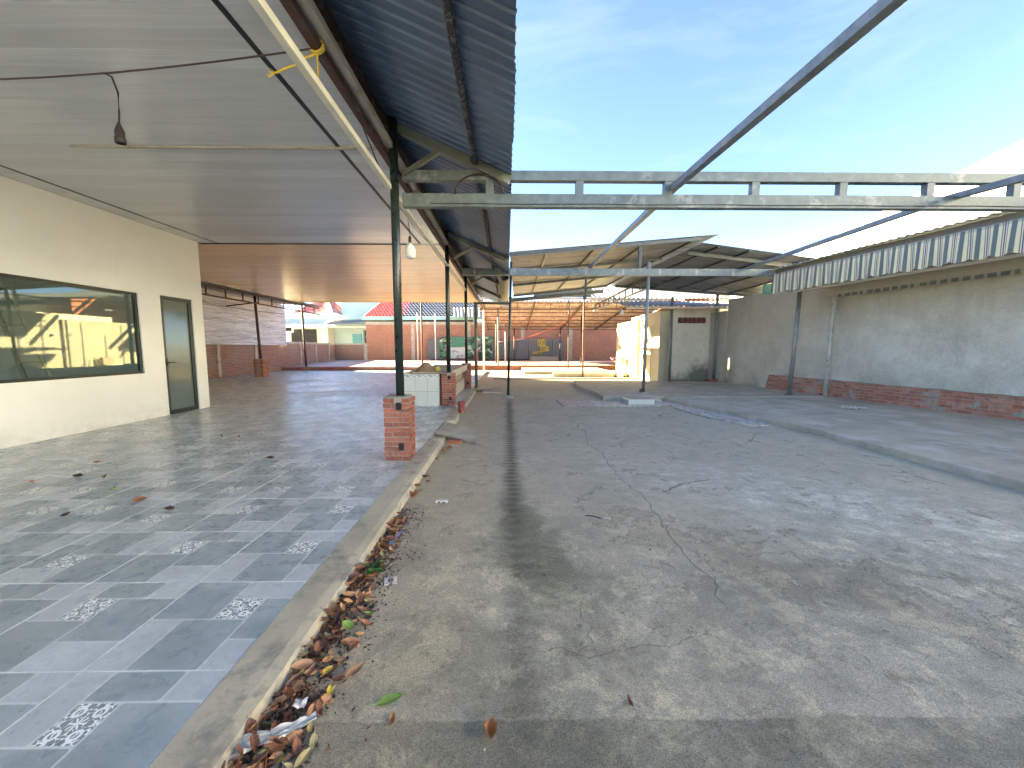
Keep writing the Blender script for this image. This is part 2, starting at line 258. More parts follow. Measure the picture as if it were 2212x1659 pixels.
# yard concrete
def yard_mat():
    t = NT('yard_concrete'); p = t.pos(); x, y, _z = t.sep(p)
    a = t.noise(p, .45, 7, .62, .5); b = t.noise(p, 1.7, 8, .68, .6); c = t.noise(p, 9, 7, .7); d = t.noise(p, 55, 5, .7); e = t.noise(p, 220, 3, .6)
    k = t.ramp(b, [(.3, (0.13, 0.13, 0.115)), (.44, (0.22, 0.215, 0.19)), (.55, (0.275, 0.268, 0.24)), (.68, (0.34, 0.33, 0.30))])
    k = t.mix(t.mr(a, .35, .65, 0, .55), k, (0.235, 0.24, 0.225))
    # sandy strip along the kerb
    sandm = t.m('MULTIPLY', t.mr(t.m('ADD', x, t.m('MULTIPLY', t.m('SUBTRACT', b, .5), .5)), .0, -.35), .55); k = t.mix(sandm, k, (0.27, 0.235, 0.175))
    # bluish white bloom on the right
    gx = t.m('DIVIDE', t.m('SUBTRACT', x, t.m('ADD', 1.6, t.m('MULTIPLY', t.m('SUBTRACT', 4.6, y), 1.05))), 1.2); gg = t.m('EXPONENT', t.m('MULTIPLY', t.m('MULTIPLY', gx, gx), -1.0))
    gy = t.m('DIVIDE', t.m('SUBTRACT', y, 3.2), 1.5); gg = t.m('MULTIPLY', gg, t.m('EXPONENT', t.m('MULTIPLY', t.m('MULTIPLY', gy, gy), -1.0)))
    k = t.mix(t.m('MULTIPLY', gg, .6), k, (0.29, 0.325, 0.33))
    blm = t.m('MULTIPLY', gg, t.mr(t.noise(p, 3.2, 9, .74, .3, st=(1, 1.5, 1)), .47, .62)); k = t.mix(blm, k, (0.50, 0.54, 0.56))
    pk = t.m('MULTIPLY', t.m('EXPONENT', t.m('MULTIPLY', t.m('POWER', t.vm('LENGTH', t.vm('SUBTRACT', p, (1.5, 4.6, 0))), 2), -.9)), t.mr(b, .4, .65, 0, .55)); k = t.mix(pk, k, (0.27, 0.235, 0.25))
    # spalled areas in a band running off to the lower right
    band = t.m('ABSOLUTE', t.m('SUBTRACT', t.m('ADD', y, t.m('MULTIPLY', x, .72)), 3.62)); bandm = t.mr(band, .55, .1); bandm = t.m('MULTIPLY', bandm, t.mr(x, .5, 1.1))
    sn = t.noise(p, 3.4, 9, .76, .3); sp = t.m('SUBTRACT', t.m('ADD', sn, t.m('MULTIPLY', bandm, .17)), .60); spm = t.mr(sp, 0, .006); edge = t.mr(t.m('ABSOLUTE', sp), .009, .0, 0, 1)
    k = t.mix(t.m('MULTIPLY', spm, .85), k, t.mix(t.mr(d, .35, .65), (0.12, 0.108, 0.088), (0.30, 0.275, 0.22))); k = t.mix(t.m('MULTIPLY', edge, .75), k, (0.07, 0.068, 0.06))
    pp_ = t.vm('LENGTH', t.vm('MULTIPLY', t.vm('SUBTRACT', p, (2.05, 2.55, 0)), (1, 2.1, 0))); pp_ = t.m('ADD', pp_, t.m('MULTIPLY', t.m('SUBTRACT', b, .5), 1.1)); k = t.mix(t.mr(pp_, .36, .33, 0, .8), k, (.33, .33, .30))
    # fine mottling, grit, pits, cracks
    k = t.mix(t.mr(c, .36, .62, 0, .5), k, (0.14, 0.138, 0.122)); k = t.mix(t.mr(d, .36, .66, .0, .6), k, (0.09, 0.088, 0.078)); k = t.mix(t.mr(e, .46, .66, 0, .6), k, (0.42, 0.41, 0.37)); k = t.mix(t.mr(t.noise(t.vm('ADD', p, (3, 1, 0)), 130, 3, .6), .5, .68, 0, .6), k, (0.07, 0.068, 0.06))
    pit = t.voro(p, 6.5); pitm = t.m('MULTIPLY', t.mr(pit, .045, .07, 1, 0), t.mr(t.noise(p, 1.3, 2), .56, .6)); k = t.mix(t.m('MULTIPLY', pitm, .85), k, (0.04, 0.04, 0.035))
    vd = t.vm('ADD', p, t.vm('MULTIPLY', t.comb(c, b, 0), (.35, .5, 0))); cr = t.voro(vd, .62, 'DISTANCE_TO_EDGE'); crm = t.m('MULTIPLY', t.mr(cr, .001, .0035, 1, 0), t.mr(t.noise(p, .8, 3), .54, .62)); k = t.mix(t.m('MULTIPLY', crm, .35), k, (0.05, 0.048, 0.042))
    # weathering laid over the grain: algae, drip marks, blotches, pale wear, older slab
    fr = t.noise(p, 2.6, 11, .82, .35); fr2 = t.noise(t.vm('ADD', p, (7, 3, 0)), 3.1, 11, .82, .35); fr3 = t.noise(t.vm('ADD', p, (1, 9, 0)), 1.1, 9, .75, .6)
    near = t.mr(y, 3.6, 2.3)
    w = t.m('ADD', .14, t.m('MULTIPLY', t.mr(y, 3.6, 2.4), .26)); cx = t.m('ADD', .06, t.m('MULTIPLY', t.mr(y, 3.4, 2.2), .16))
    dx = t.m('DIVIDE', t.m('SUBTRACT', x, cx), w); dg = t.m('EXPONENT', t.m('MULTIPLY', t.m('MULTIPLY', dx, dx), -1.1)); dg = t.m('MULTIPLY', dg, t.mr(y, 1.9, 2.3, .55, 1))
    alg = t.m('MULTIPLY', t.mr(t.m('ADD', fr, t.m('MULTIPLY', dg, .22)), .55, .66), t.m('MULTIPLY', dg, t.mr(y, 4.6, 3.2, .3, 1))); k = t.mix(alg, k, (.45, .48, .44), 'MULTIPLY')
    k = t.mix(t.m('MULTIPLY', t.mr(fr3, .47, .56), t.m('MULTIPLY', near, .8)), k, (.72, .73, .72), 'MULTIPLY')
    k = t.mix(t.m('MULTIPLY', t.mr(fr2, .515, .56), t.m('MULTIPLY', near, .85)), k, (1.42, 1.4, 1.3), 'MULTIPLY')
    k = t.mix(t.m('MULTIPLY', t.mr(fr, .56, .63), t.m('ADD', .35, t.m('MULTIPLY', near, .5))), k, (.66, .66, .64), 'MULTIPLY')
    wob = t.m('MULTIPLY', t.m('SUBTRACT', t.noise(p, 2.3, 3), .5), .10)
    dr = t.m('DIVIDE', t.m('SUBTRACT', t.m('ADD', x, wob), .055), .085); dr = t.m('EXPONENT', t.m('MULTIPLY', t.m('MULTIPLY', dr, dr), -1.3))
    wv = t.m('ADD', .5, t.m('MULTIPLY', t.m('SINE', t.m('MULTIPLY', t.m('ADD', y, t.m('MULTIPLY', wob, .3)), 2 * math.pi / .1235)), .5))
    drip = t.m('MULTIPLY', dr, t.m('ADD', .42, t.m('MULTIPLY', wv, .58))); drip = t.m('MULTIPLY', drip, t.m('MULTIPLY', t.mr(y, 11.0, 9.5), t.mr(y, 3.0, 4.2, .45, 1))); k = t.mix(drip, k, (.3, .32, .29), 'MULTIPLY')
    jy = t.m('ADD', t.m('ADD', y, t.m('MULTIPLY', t.m('SUBTRACT', b, .5), .08)), t.m('MULTIPLY', t.m('SUBTRACT', c, .5), .04)); old = t.mr(jy, 1.345, 1.335)
    k = t.mix(t.m('MULTIPLY', old, t.mr(fr, .42, .6, 1, .45)), k, (.6, .61, .59), 'MULTIPLY')
    def line(v, f, lo, hi, oth, wd):
        q = t.mr(t.m('ABSOLUTE', t.m('SUBTRACT', v, f)), wd * .35, wd, 1, 0); return t.m('MULTIPLY', q, t.m('MULTIPLY', t.mr(oth, lo, lo + .25), t.mr(oth, hi, hi - .25)))
    n1_ = t.noise(t.comb(0, y, 3.3), 1.3, 8, .62); n2_ = t.noise(t.comb(x, 0, 8.1), 1.8, 8, .62)
    ck = t.m('MAXIMUM', line(x, t.m('ADD', 1.02, t.m('MULTIPLY', n1_, .45)), 1.9, 6.6, y, .0045), line(y, t.m('ADD', 1.5, t.m('MULTIPLY', n2_, .42)), -.1, 1.1, x, .003))
    ck = t.m('MAXIMUM', ck, line(x, t.m('ADD', .12, t.m('MULTIPLY', t.noise(t.comb(0, y, 5.5), 2.5, 8, .62), .55)), 1.5, 2.2, y, .0025))
    for (hx, hy, hr) in ((.37, 1.84, .014), (.03, 1.59, .016), (.22, 2.28, .02), (.62, 1.93, .007), (1.9, 1.78, .012), (1.62, 2.35, .012), (.2, 1.62, .007)):
        ck = t.m('MAXIMUM', ck, t.mr(t.m('ADD', t.vm('LENGTH', t.vm('SUBTRACT', p, (hx, hy, 0))), t.m('MULTIPLY', t.m('SUBTRACT', d, .5), .02)), hr, hr * .7, 0, 1))
    k = t.mix(t.m('MULTIPLY', ck, .42), k, (.06, .06, .054))
    h = t.m('ADD', t.m('MULTIPLY', c, .5), t.m('MULTIPLY', d, .35)); h = t.m('SUBTRACT', h, t.m('MULTIPLY', spm, .55)); h = t.m('SUBTRACT', h, t.m('MULTIPLY', t.m('MAXIMUM', pitm, t.m('MAXIMUM', crm, ck)), 1.2)); h = t.m('ADD', h, t.m('MULTIPLY', e, .1)); h = t.m('SUBTRACT', h, t.m('MULTIPLY', old, .8))
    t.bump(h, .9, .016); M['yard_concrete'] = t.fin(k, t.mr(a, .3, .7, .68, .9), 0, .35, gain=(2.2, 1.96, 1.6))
yard_mat()

def tinted_glass():
    t = NT('window_glass'); nt = t.t
    nt.nodes.remove(t.b); tr = t.node('ShaderNodeBsdfTransparent'); tr.inputs[0].default_value = (0.70, 0.76, 0.72, 1)
    gl = t.node('ShaderNodeBsdfGlossy'); gl.inputs['Roughness'].default_value = 0.02; gl.inputs[0].default_value = (0.48, 0.53, 0.49, 1)
    lw = t.node('ShaderNodeFresnel'); lw.inputs[0].default_value = 1.9; mx = t.node('ShaderNodeMixShader')
    t.pos(); nt.links.new(t.m('MULTIPLY', t.mr(lw.outputs[0], 0, 1, .08, 1), t.m('SUBTRACT', 1.0, t._p.outputs['Backfacing'])), mx.inputs[0]); nt.links.new(tr.outputs[0], mx.inputs[1]); nt.links.new(gl.outputs[0], mx.inputs[2]); nt.links.new(mx.outputs[0], t.out.inputs[0]); M['window_glass'] = t.mat
tinted_glass()

def stripe_mat():
    t = NT('striped_cloth'); u, v, _ = t.sep(t.uv()); f = t.m('FRACT', t.m('DIVIDE', u, .205))
    k = t.ramp(f, [(0, (.15, .17, .155)), (.30, (.80, .73, .44)), (.50, (.34, .19, .15)), (.56, (.80, .75, .5)), (.62, (.13, .11, .15)), (.70, (.80, .75, .5)), (.76, (.34, .19, .16)), (.82, (.80, .73, .44))])
    for n in t.t.nodes:
        if n.type == 'VALTORGB': n.color_ramp.interpolation = 'CONSTANT'
    k = t.mix(t.mr(v, .9, .93, 0, .35), k, (.1, .1, .1)); k = t.mix(t.mr(t.noise(t.pos(), 3, 4), .45, .75, 0, .25), k, (.35, .32, .27)); M['striped_cloth'] = t.fin(k, .85)
stripe_mat()
def roof_tile_mat():
    t = NT('clay_roof'); r = t.m('FRACT', t.m('MULTIPLY', t.island(), 9.1)); x, y, z = t.sep(t.pos())
    red = t.mix(r, (.42, .04, .045), (.62, .1, .1)); grey = t.mix(r, (.035, .028, .03), (.07, .05, .055))
    k = t.mix(t.mr(t.m('ADD', x, t.m('MULTIPLY', r, .8)), -9.2, -8.6), red, grey); M['clay_roof'] = t.fin(k, .8, 0, .2)
roof_tile_mat()
def mural_mat():
    t = NT('mural_print'); p = t.pos(); q = t.vm('MULTIPLY', p, (1, 0, 1)); w = t.vm('ADD', q, t.vm('MULTIPLY', t.comb(t.noise(q, 2, 2), 0, t.noise(t.vm('ADD', q, (5, 0, 2)), 2, 2)), (.8, 0, .8)))
    v = t.voro(t.vm('MULTIPLY', w, (1.6, 1, 3.2)), 1.6, 'F1', 'Color'); r, g, b = t.sep(v)
    k = t.ramp(r, [(0, (.02, .05, .03)), (.3, (.06, .2, .1)), (.5, (.02, .06, .04)), (.68, (.45, .5, .42)), (.85, (.25, .17, .15)), (.93, (.06, .2, .1))]); M['mural_print'] = t.fin(k, .5)
    for n in t.t.nodes:
        if n.type == 'VALTORGB': n.color_ramp.interpolation = 'CONSTANT'
    t = NT('mural_pale'); p = t.pos(); k = t.mix(t.mr(t.noise(p, 2.2, 5, .7, 1), .56, .62), (.6, .62, .58), (.28, .25, .22)); M['mural_pale'] = t.fin(k, .6)
mural_mat()
def leaf_mat(name, c, c2):
    t = NT(name); p = t.pos(); r = t.oinfo(); o = t.obj(); x, y, z = t.sep(o)
    k = t.mix(r, c, c2); k = t.mix(t.mr(t.noise(p, 45, 5, .65), .45, .7, 0, .6), k, tuple(v * .45 for v in c)); k = t.mix(t.mr(t.m('ABSOLUTE', y), .0012, .003, .6, 0), k, tuple(min(1, v * 1.5) for v in c2)); M[name] = t.fin(k, .62)
leaf_mat('leaf_brown', (.36, .15, .075), (.2, .085, .045)); leaf_mat('leaf_tan', (.58, .32, .17), (.40, .2, .1)); leaf_mat('leaf_olive', (.3, .27, .11), (.42, .34, .17))
leaf_mat('leaf_green', (.07, .17, .04), (.04, .11, .03)); leaf_mat('leaf_yellow', (.75, .5, .04), (.6, .42, .07)); leaf_mat('leaf_orange', (.5, .2, .06), (.42, .15, .05)); leaf_mat('leaf_dark', (.09, .04, .035), (.055, .03, .025))
leaf_mat('leaf_lime', (.24, .36, .08), (.2, .3, .06))

# ---------------------------------------------------------------- geometry helpers
class MB:
    def __init__(s): s.v = []; s.f = []; s.uv = None
    def add(s, vs_, fs):
        o = len(s.v); s.v += [tuple(a) for a in vs_]; s.f += [tuple(i + o for i in f) for f in fs]; return s
    BF = [(0, 3, 2, 1), (4, 5, 6, 7), (0, 1, 5, 4), (1, 2, 6, 5), (2, 3, 7, 6), (3, 0, 4, 7)]
    def box(s, x0, x1, y0, y1, z0, z1):
        return s.add([(x0, y0, z0), (x1, y0, z0), (x1, y1, z0), (x0, y1, z0), (x0, y0, z1), (x1, y0, z1), (x1, y1, z1), (x0, y1, z1)], MB.BF)
    def obox(s, o, ux, uy, uz):          # box from a corner and three edge vectors
        o, ux, uy, uz = map(Vector, (o, ux, uy, uz))
        return s.add([o, o + ux, o + ux + uy, o + uy, o + uz, o + ux + uz, o + ux + uy + uz, o + uy + uz], MB.BF)
    def beam(s, a, b, w, h, up=(0, 0, 1)):
        a, b = Vector(a), Vector(b); d = b - a; u = Vector(up); sd = d.cross(u)
        if sd.length < 1e-5: sd = d.cross(Vector((0, 1, 0)))
        sd = sd.normalized() * w; uu = sd.cross(d).normalized() * h
        return s.obox(a - sd / 2 - uu / 2, sd, d, uu) if False else s.add([a - sd/2 - uu/2, a + sd/2 - uu/2, a + sd/2 + uu/2, a - sd/2 + uu/2, b - sd/2 - uu/2, b + sd/2 - uu/2, b + sd/2 + uu/2, b - sd/2 + uu/2],
            [(0, 3, 2, 1)[::-1], (4, 5, 6, 7)[::-1], (0, 1, 5, 4)[::-1], (1, 2, 6, 5)[::-1], (2, 3, 7, 6)[::-1], (3, 0, 4, 7)[::-1]])
    def tube(s, pts, r, n=8, r2=None):
        pts = [Vector(p) for p in pts]; m = len(pts); rings = []
        for i, p in enumerate(pts):
            d = (pts[min(i + 1, m - 1)] - pts[max(i - 1, 0)]).normalized(); a = d.cross(Vector((0, 0, 1)))
            if a.length < 1e-3: a = d.cross(Vector((0, 1, 0)))
            a.normalize(); b = d.cross(a); rr = r if r2 is None else r + (r2 - r) * i / (m - 1)
            rings.append([p + (a * math.cos(2 * math.pi * k / n) + b * math.sin(2 * math.pi * k / n)) * rr for k in range(n)])
        vs_ = [q for ring in rings for q in ring]; fs = []
        for i in range(m - 1):
            for k in range(n): fs.append((i * n + k, i * n + (k + 1) % n, (i + 1) * n + (k + 1) % n, (i + 1) * n + k))
        fs.append(tuple(range(n))[::-1]); fs.append(tuple(range((m - 1) * n, m * n)))
        return s.add(vs_, fs)
    def lathe(s, prof, c=(0, 0, 0), n=20):
        c = Vector(c); vs_ = [c + Vector((r * math.cos(2 * math.pi * k / n), r * math.sin(2 * math.pi * k / n), z)) for r, z in prof for k in range(n)]; fs = []
        for i in range(len(prof) - 1):
            for k in range(n): fs.append((i * n + k, i * n + (k + 1) % n, (i + 1) * n + (k + 1) % n, (i + 1) * n + k))
        return s.add(vs_, fs)
    def mesh(s, name, mat=None, smooth=False):
        me = bpy.data.meshes.new(name); me.from_pydata(s.v, [], s.f); me.update()
        if mat: me.materials.append(M[mat])
        if smooth: me.polygons.foreach_set('use_smooth', [True] * len(me.polygons))
        return me
    def build(s, name, mat, parent=None, smooth=False, bevel=0, **tags):
        ob = bpy.data.objects.new(name, s.mesh(name, mat, smooth)); col.objects.link(ob)
        if parent: ob.parent = parent
        if bevel:
            b = ob.modifiers.new('bevel', 'BEVEL'); b.width = bevel; b.segments = 2; b.limit_method = 'ANGLE'
        for k, v in tags.items(): ob[k] = v
        return ob
def tag(o, label=None, cat=None, group=None, kind=None):
    if label: o['label'] = label
    if cat: o['category'] = cat
    if group: o['group'] = group
    if kind: o['kind'] = kind
    return o
def thing(name, label, cat, loc=(0, 0, 0), group=None):
    o = bpy.data.objects.new(name, None); o.empty_display_size = .1; col.objects.link(o); o.location = loc; return tag(o, label, cat, group)
def struct(name): 
    o = bpy.data.objects.new(name, None); col.objects.link(o); o['kind'] = 'structure'; return o
def inst(me, name, loc=(0, 0, 0), rot=(0, 0, 0), parent=None, scale=None):
    o = bpy.data.objects.new(name, me); col.objects.link(o); o.location = loc; o.rotation_euler = rot; o.parent = parent
    if scale: o.scale = scale
    return o
def corr(a, b, d, c, n, amp, prof='sine', nrm=None, seg=1):
    """corrugated sheet: ripples counted from a to b, ribs run a->d and b->c"""
    a, b, c, d = map(Vector, (a, b, c, d)); nv = Vector(nrm) if nrm else (b - a).cross(d - a).normalized(); mb = MB()
    P = [(0, 0), (.25, 1), (.5, 0), (.75, -1)] if prof == 'sine' else [(0, 0), (.55, 0), (.65, 1), (.82, 1), (.92, 0)]
    if prof == 'sine': P = [(i / 6, math.sin(2 * math.pi * i / 6)) for i in range(6)]
    us = [((i + u) / n, h) for i in range(int(math.ceil(n))) for u, h in P if (i + u) <= n + 1e-6] + [(1.0, 0)]
    for (u, h) in us:
        for j in range(seg + 1):
            w = j / seg; p = (a.lerp(b, u)).lerp(d.lerp(c, u), w) + nv * h * amp; mb.v.append(tuple(p))
    for i in range(len(us) - 1):
        for j in range(seg):
            k = i * (seg + 1) + j; mb.f.append((k, k + seg + 1, k + seg + 2, k + 1))
    return mb

# ================================================================ SETTING
gm = MB(); 
xs = [-400, -60, -20, 20, 60, 400]; 
gm.add([(x, y, 0) for y in (-400, -20, 60, 600) for x in (-400, -20, 30, 400)], [(j * 4 + i, j * 4 + i + 1, j * 4 + i + 5, j * 4 + i + 4) for j in range(3) for i in range(3)])
gm.build('ground', 'yard_concrete', kind='structure')

# tiled floor: slab, single tiles near, joined tiles beyond
TX0, TS = -1.152, 0.612; YT0 = 1.497
floor = struct('tiled_floor')
MB().box(-13.0, TX0 - .001, -2.0, 22.6, .001, .068).build('slab', 'cement', floor)
def tile_mesh(nm):
    h = TS / 2 - .0012; mb = MB(); b = .002
    mb.add([(-h, -h, 0), (h, -h, 0), (h, h, 0), (-h, h, 0), (-h, -h, .010), (h, -h, .010), (h, h, .010), (-h, h, .010), (-h + b, -h + b, .0118), (h - b, -h + b, .0118), (h - b, h - b, .0118), (-h + b, h - b, .0118)],
           [(0, 1, 5, 4), (1, 2, 6, 5), (2, 3, 7, 6), (3, 0, 4, 7), (4, 5, 9, 8), (5, 6, 10, 9), (6, 7, 11, 10), (7, 4, 8, 11), (8, 9, 10, 11)])
    me = mb.mesh(nm, 'floor_tile'); uv = me.uv_layers.new(name='UVMap')
    for lp in me.loops: v = me.vertices[lp.vertex_index].co; uv.data[lp.index].uv = (v.x / TS + .5, v.y / TS + .5)
    return me
tme = tile_mesh('tile'); far_v, far_f, far_uv = [], [], []
for i in range(20):
    for j in range(-5, 35):
        cx = TX0 - TS * (i + .5); cy = YT0 + TS * (j + .5); rot = (1 if i == 1 else (0 if i == 0 else rnd.randrange(4))) if not (i + j) % 5 == 4 else rnd.randrange(4)
        if i == 0: rot = [0, 0, 0, 2, 0, 1][j % 6]
        if cx < -12.9 or cy > 22.4: continue
        if cy < 9.2 and cx > -6.68 and cy > -1 and i < 9:
            inst(tme, 'tile', (cx, cy, .0682 + rnd.uniform(0, .0004)), (0, 0, rot * math.pi / 2), floor)
        elif not (cx < -6.9 and cy < 8.0):
            h = TS / 2 - .0012; o = len(far_v); far_v += [(cx - h, cy - h, .08), (cx + h, cy - h, .08), (cx + h, cy + h, .08), (cx - h, cy + h, .08)]; far_f.append((o, o + 1, o + 2, o + 3))
            q = [(0, 0), (1, 0), (1, 1), (0, 1)]; q = q[-rot:] + q[:-rot]; far_uv += q
me = bpy.data.meshes.new('tile'); me.from_pydata(far_v, [], far_f); me.materials.append(M['floor_tile']); ul = me.uv_layers.new(name='UVMap')
for i, q in enumerate(far_uv): ul.data[i].uv = q
o = inst(me, 'tile', parent=floor); o['kind'] = 'stuff'

# kerb along the tiled floor (rough top, kinked by the ramp)
def kerb_seg(pts_in, pts_out, z0=0.0, z1=.083, seed=1):
    mb = MB(); r = random.Random(seed); n = len(pts_in); 
    cols_ = 5
    for i in range(n):
        a, b = Vector((*pts_in[i], 0)), Vector((*pts_out[i], 0))
        for k in range(cols_):
            q = a.lerp(b, k / (cols_ - 1)); j = mnoise.noise(Vector((q.x * 6, q.y * 6, seed))) * .012
            z = z1 + j * .35 - (.010 if k == cols_ - 1 else 0)
            if k == cols_ - 1: q.x += j
            mb.v.append((q.x, q.y, z))
        mb.v.append((b.x + .012 + mnoise.noise(Vector((b.y * 5, 3, seed))) * .01, b.y, z1 * .55)); mb.v.append((b.x + .018 + mnoise.noise(Vector((b.y * 4, 9, seed))) * .012, b.y, z0))
    w = cols_ + 2
    for i in range(n - 1):
        for k in range(w - 1): a = i * w + k; mb.f.append((a, a + 1, a + w + 1, a + w))
    for e in (0, n - 1):
        b0 = e * w; mb.v.append((*pts_in[e], z0)); mb.f.append(tuple([len(mb.v) - 1] + [b0 + k for k in range(w)]))
    return mb
ys = [-1.5 + .12 * i for i in range(61)]
kerb_seg([(TX0 + .002, y) for y in ys], [(-.945, y) for y in ys]).build('kerb', 'kerb_concrete', smooth=False, kind='structure')
kerb_seg([(TX0 + .002, 6.92), (-1.17, 7.5), (-1.22, 8.0), (-1.22, 8.55)], [(-.95, 6.98), (-.96, 7.4), (-1.02, 7.95), (-1.12, 8.55)], seed=5).build('kerb', 'kerb_concrete', kind='structure')
kerb_seg([(-1.16, 9.0), (-1.16, 11), (-1.16, 12.3)], [(-.99, 9.1), (-.98, 11), (-1.02, 12.2)], z1=.06, seed=7).build('kerb', 'cement', kind='structure')

# raised platform at the back with brick riser
plat = struct('platform')
MB().box(-16, -2.42, 22.45, 50, .0, .29).box(-2.42, 16, 24.0, 50, .0, .29).build('slab', 'floor_back', plat)
# right pavement slabs
pv = struct('pavement'); mb = MB()
def prism(mb, poly, z0, z1):
    n = len(poly); mb.add([(x, y, z0) for x, y in poly] + [(x, y, z1) for x, y in poly], [tuple(range(n, 2 * n))] + [(i, (i + 1) % n, n + (i + 1) % n, n + i) for i in range(n)])
prism(mb, [(5.45, -1), (12, -1), (12, 10.05), (4.15, 10.05), (4.38, 8.76), (5.0, 6.3), (5.08, 3.5)], .001, .10)
mb.build('slab', 'slab_concrete', pv, bevel=.012)
mb = MB(); prism(mb, [(2.55, 10.09), (12, 10.09), (12, 14.2), (2.66, 15.2), (2.42, 13), (2.6, 11)], .001, .115); mb.build('slab', 'slab_concrete', pv, bevel=.012)
# low terraces in the sun further back
mb = MB(); mb.box(2.2, 8.2, 18.2, 18.45, .001, .2).build('low_curb', 'cement', pv, bevel=.02)
mb = MB(); mb.box(.9, 5.6, 20.2, 23.9, .001, .16).build('slab', 'slab_concrete', pv, bevel=.02)
mb = MB(); mb.box(-.6, 8, 16.9, 17.1, .001, .07).build('low_curb', 'cement', pv, bevel=.02)

# ---------------------------------------------------------------- brick walls
def brick_run(o, u, nrm, length, height, mat='brick_old', bl=.19, bh=.05, pl=.212, ph=.07, depth=.009, seed=3, skip=None):
    """joined bricks laid on a face; o lower corner, u along, nrm outward"""
    o, u, nrm = Vector(o), Vector(u).normalized(), Vector(nrm).normalized(); r = random.Random(seed); mb = MB(); rows = int(height / ph)
    for j in range(rows):
        off = -pl / 2 if j % 2 else 0; k = 0
        while off < length:
            a, b = max(off, 0), min(off + bl, length)
            if b - a > .03 and not (skip and skip(a, j * ph)):
                d = r.uniform(-.006, .008); e = r.uniform(-.004, .004); p = o + u * a + Vector((0, 0, j * ph + e)); uu = u * (b - a); nn = nrm * (depth + d); zz = Vector((0, 0, bh + r.uniform(-.004, .004)))
                mb.add([p + nn, p + uu + nn, p + uu + zz + nn, p + zz + nn, p - nrm * .01, p + uu - nrm * .01, p + uu + zz - nrm * .01, p + zz - nrm * .01], [(0, 1, 2, 3), (0, 4, 5, 1), (3, 2, 6, 7), (0, 3, 7, 4), (1, 5, 6, 2)])
            off += pl
    return mb
def wall_seg(name, label, a, b, h, z0, mat, side, thick=.12, cat='wall', cap=.07, posts=(), bmat_seed=1, capmat='cement', postw=.18, skip=None, group=None):
    """brick wall between plan points a,b: core, bricks, cap, posts; side = outward normal sign"""
    t = thing(name, label, cat, (a[0], a[1], z0), group); A, B = Vector((a[0], a[1], 0)), Vector((b[0], b[1], 0)); L = (B - A).length; u = (B - A).normalized(); n = Vector((u.y, -u.x, 0)) * side
    def W(p): return Vector(p) - Vector((a[0], a[1], z0))
    MB().obox(W(A + Vector((0, 0, z0))), u * L, -n * thick, (0, 0, h)).build('core', 'mortar', t)
    brick_run(W(A + Vector((0, 0, z0 + .005))), u, n, L, h, mat, seed=bmat_seed, skip=skip).build('bricks', mat, t, kind='stuff')
    if cap: MB().obox(W(A - n * (thick + .01) + Vector((0, 0, z0 + h))), u * L, n * (thick + .05), (0, 0, cap)).build('cap', capmat, t)
    for d in posts: MB().obox(W(A + u * (d - postw / 2) + n * .0 + Vector((0, 0, z0))), u * postw, n * .07, (0, 0, h + cap + .02)).build('post', capmat, t, bevel=.008)
    return t
# left boundary wall under the zinc sheets
wall_seg('brick_wall', 'old red brick wall below the zinc sheeting at the far left', (-12.3, 9.0), (-13.1, 23.0), 1.5, .08, 'brick_old', 1, posts=(8.2, 11.0), cap=0, bmat_seed=4)
wall_seg('brick_wall', 'low weathered brick wall with cement posts and capping running to the back left corner', (-13.1, 23.0), (-15.3, 34.6), 1.35, .29, 'brick_old', 1, posts=(2.6, 6.0, 9.6), cap=.12, bmat_seed=6)
wall_seg('brick_wall', 'low brick wall with grey capping left of the tall orange wall', (-15.3, 34.6), (-12.5, 34.6), 1.35, .29, 'brick_old', 1, posts=(2.72,), cap=.12, bmat_seed=8, postw=.3)
ow = wall_seg('brick_wall', 'tall orange brick wall with cement pillars across the back of the lot', (-12.5, 34.6), (11.5, 34.6), 3.15, .29, 'brick_orange', 1, posts=(4.15, 9.1, 13.9, 18.2), cap=.22, bmat_seed=9, postw=.32)
# riser of the platform
brick_run((-13.0, 22.44, .01), (1, 0, 0), (0, -1, 0), 10.6, .27, seed=21).build('bricks', 'brick_old', plat, kind='stuff')
brick_run((-2.42, 23.99, .01), (1, 0, 0), (0, -1, 0), 18, .27, seed=22, bl=.2, pl=.22, bh=.075, ph=.088).build('bricks', 'brick_orange', plat, kind='stuff')

# ---------------------------------------------------------------- right boundary wall
RW0, RW1 = Vector((9.98, .35, 0)), Vector((8.11, 14.15, 0)); ru = (RW1 - RW0).normalized(); rn = Vector((-ru.y, ru.x, 0)); rn = rn if rn.x < 0 else -rn; RL = (RW1 - RW0).length
wr = thing('boundary_wall', 'tall grey plastered wall with bare bricks at its foot along the right side', 'wall', tuple(RW0))
mb = MB(); nseg = 90; top = 3.16
def WR(s, off, z): q = ru * s + rn * off; return (q.x, q.y, z)
def zlow(s):
    y = RW0.y + ru.y * s
    return (.54 + .022 * mnoise.noise(Vector((s * 2.2, 0, 0))) + .01 * mnoise.noise(Vector((s * 9, 4, 0)))) if y < 12.25 else .0
for i in range(nseg + 1):
    s = RL * i / nseg; zb = zlow(s); tp = top + .03 * mnoise.noise(Vector((s * 1.7, 8, 0)))
    mb.v += [WR(s, .0, zb), WR(s, .022, zb + .012), WR(s, .022, tp), WR(s, -.18, tp), WR(s, -.18, 0)]
for i in range(nseg):
    for k in range(4): a = i * 5 + k; mb.f.append((a, a + 5, a + 6, a + 1))
mb.f += [(nseg * 5 + 4, nseg * 5 + 3, nseg * 5 + 2, nseg * 5 + 1, nseg * 5)]
mb.build('plaster', 'old_plaster', wr)
MB().obox(WR(0, -.02, .0), ru * (RL - 1.9), rn * .012, (0, 0, .57)).build('mortar_bed', 'mortar', wr)
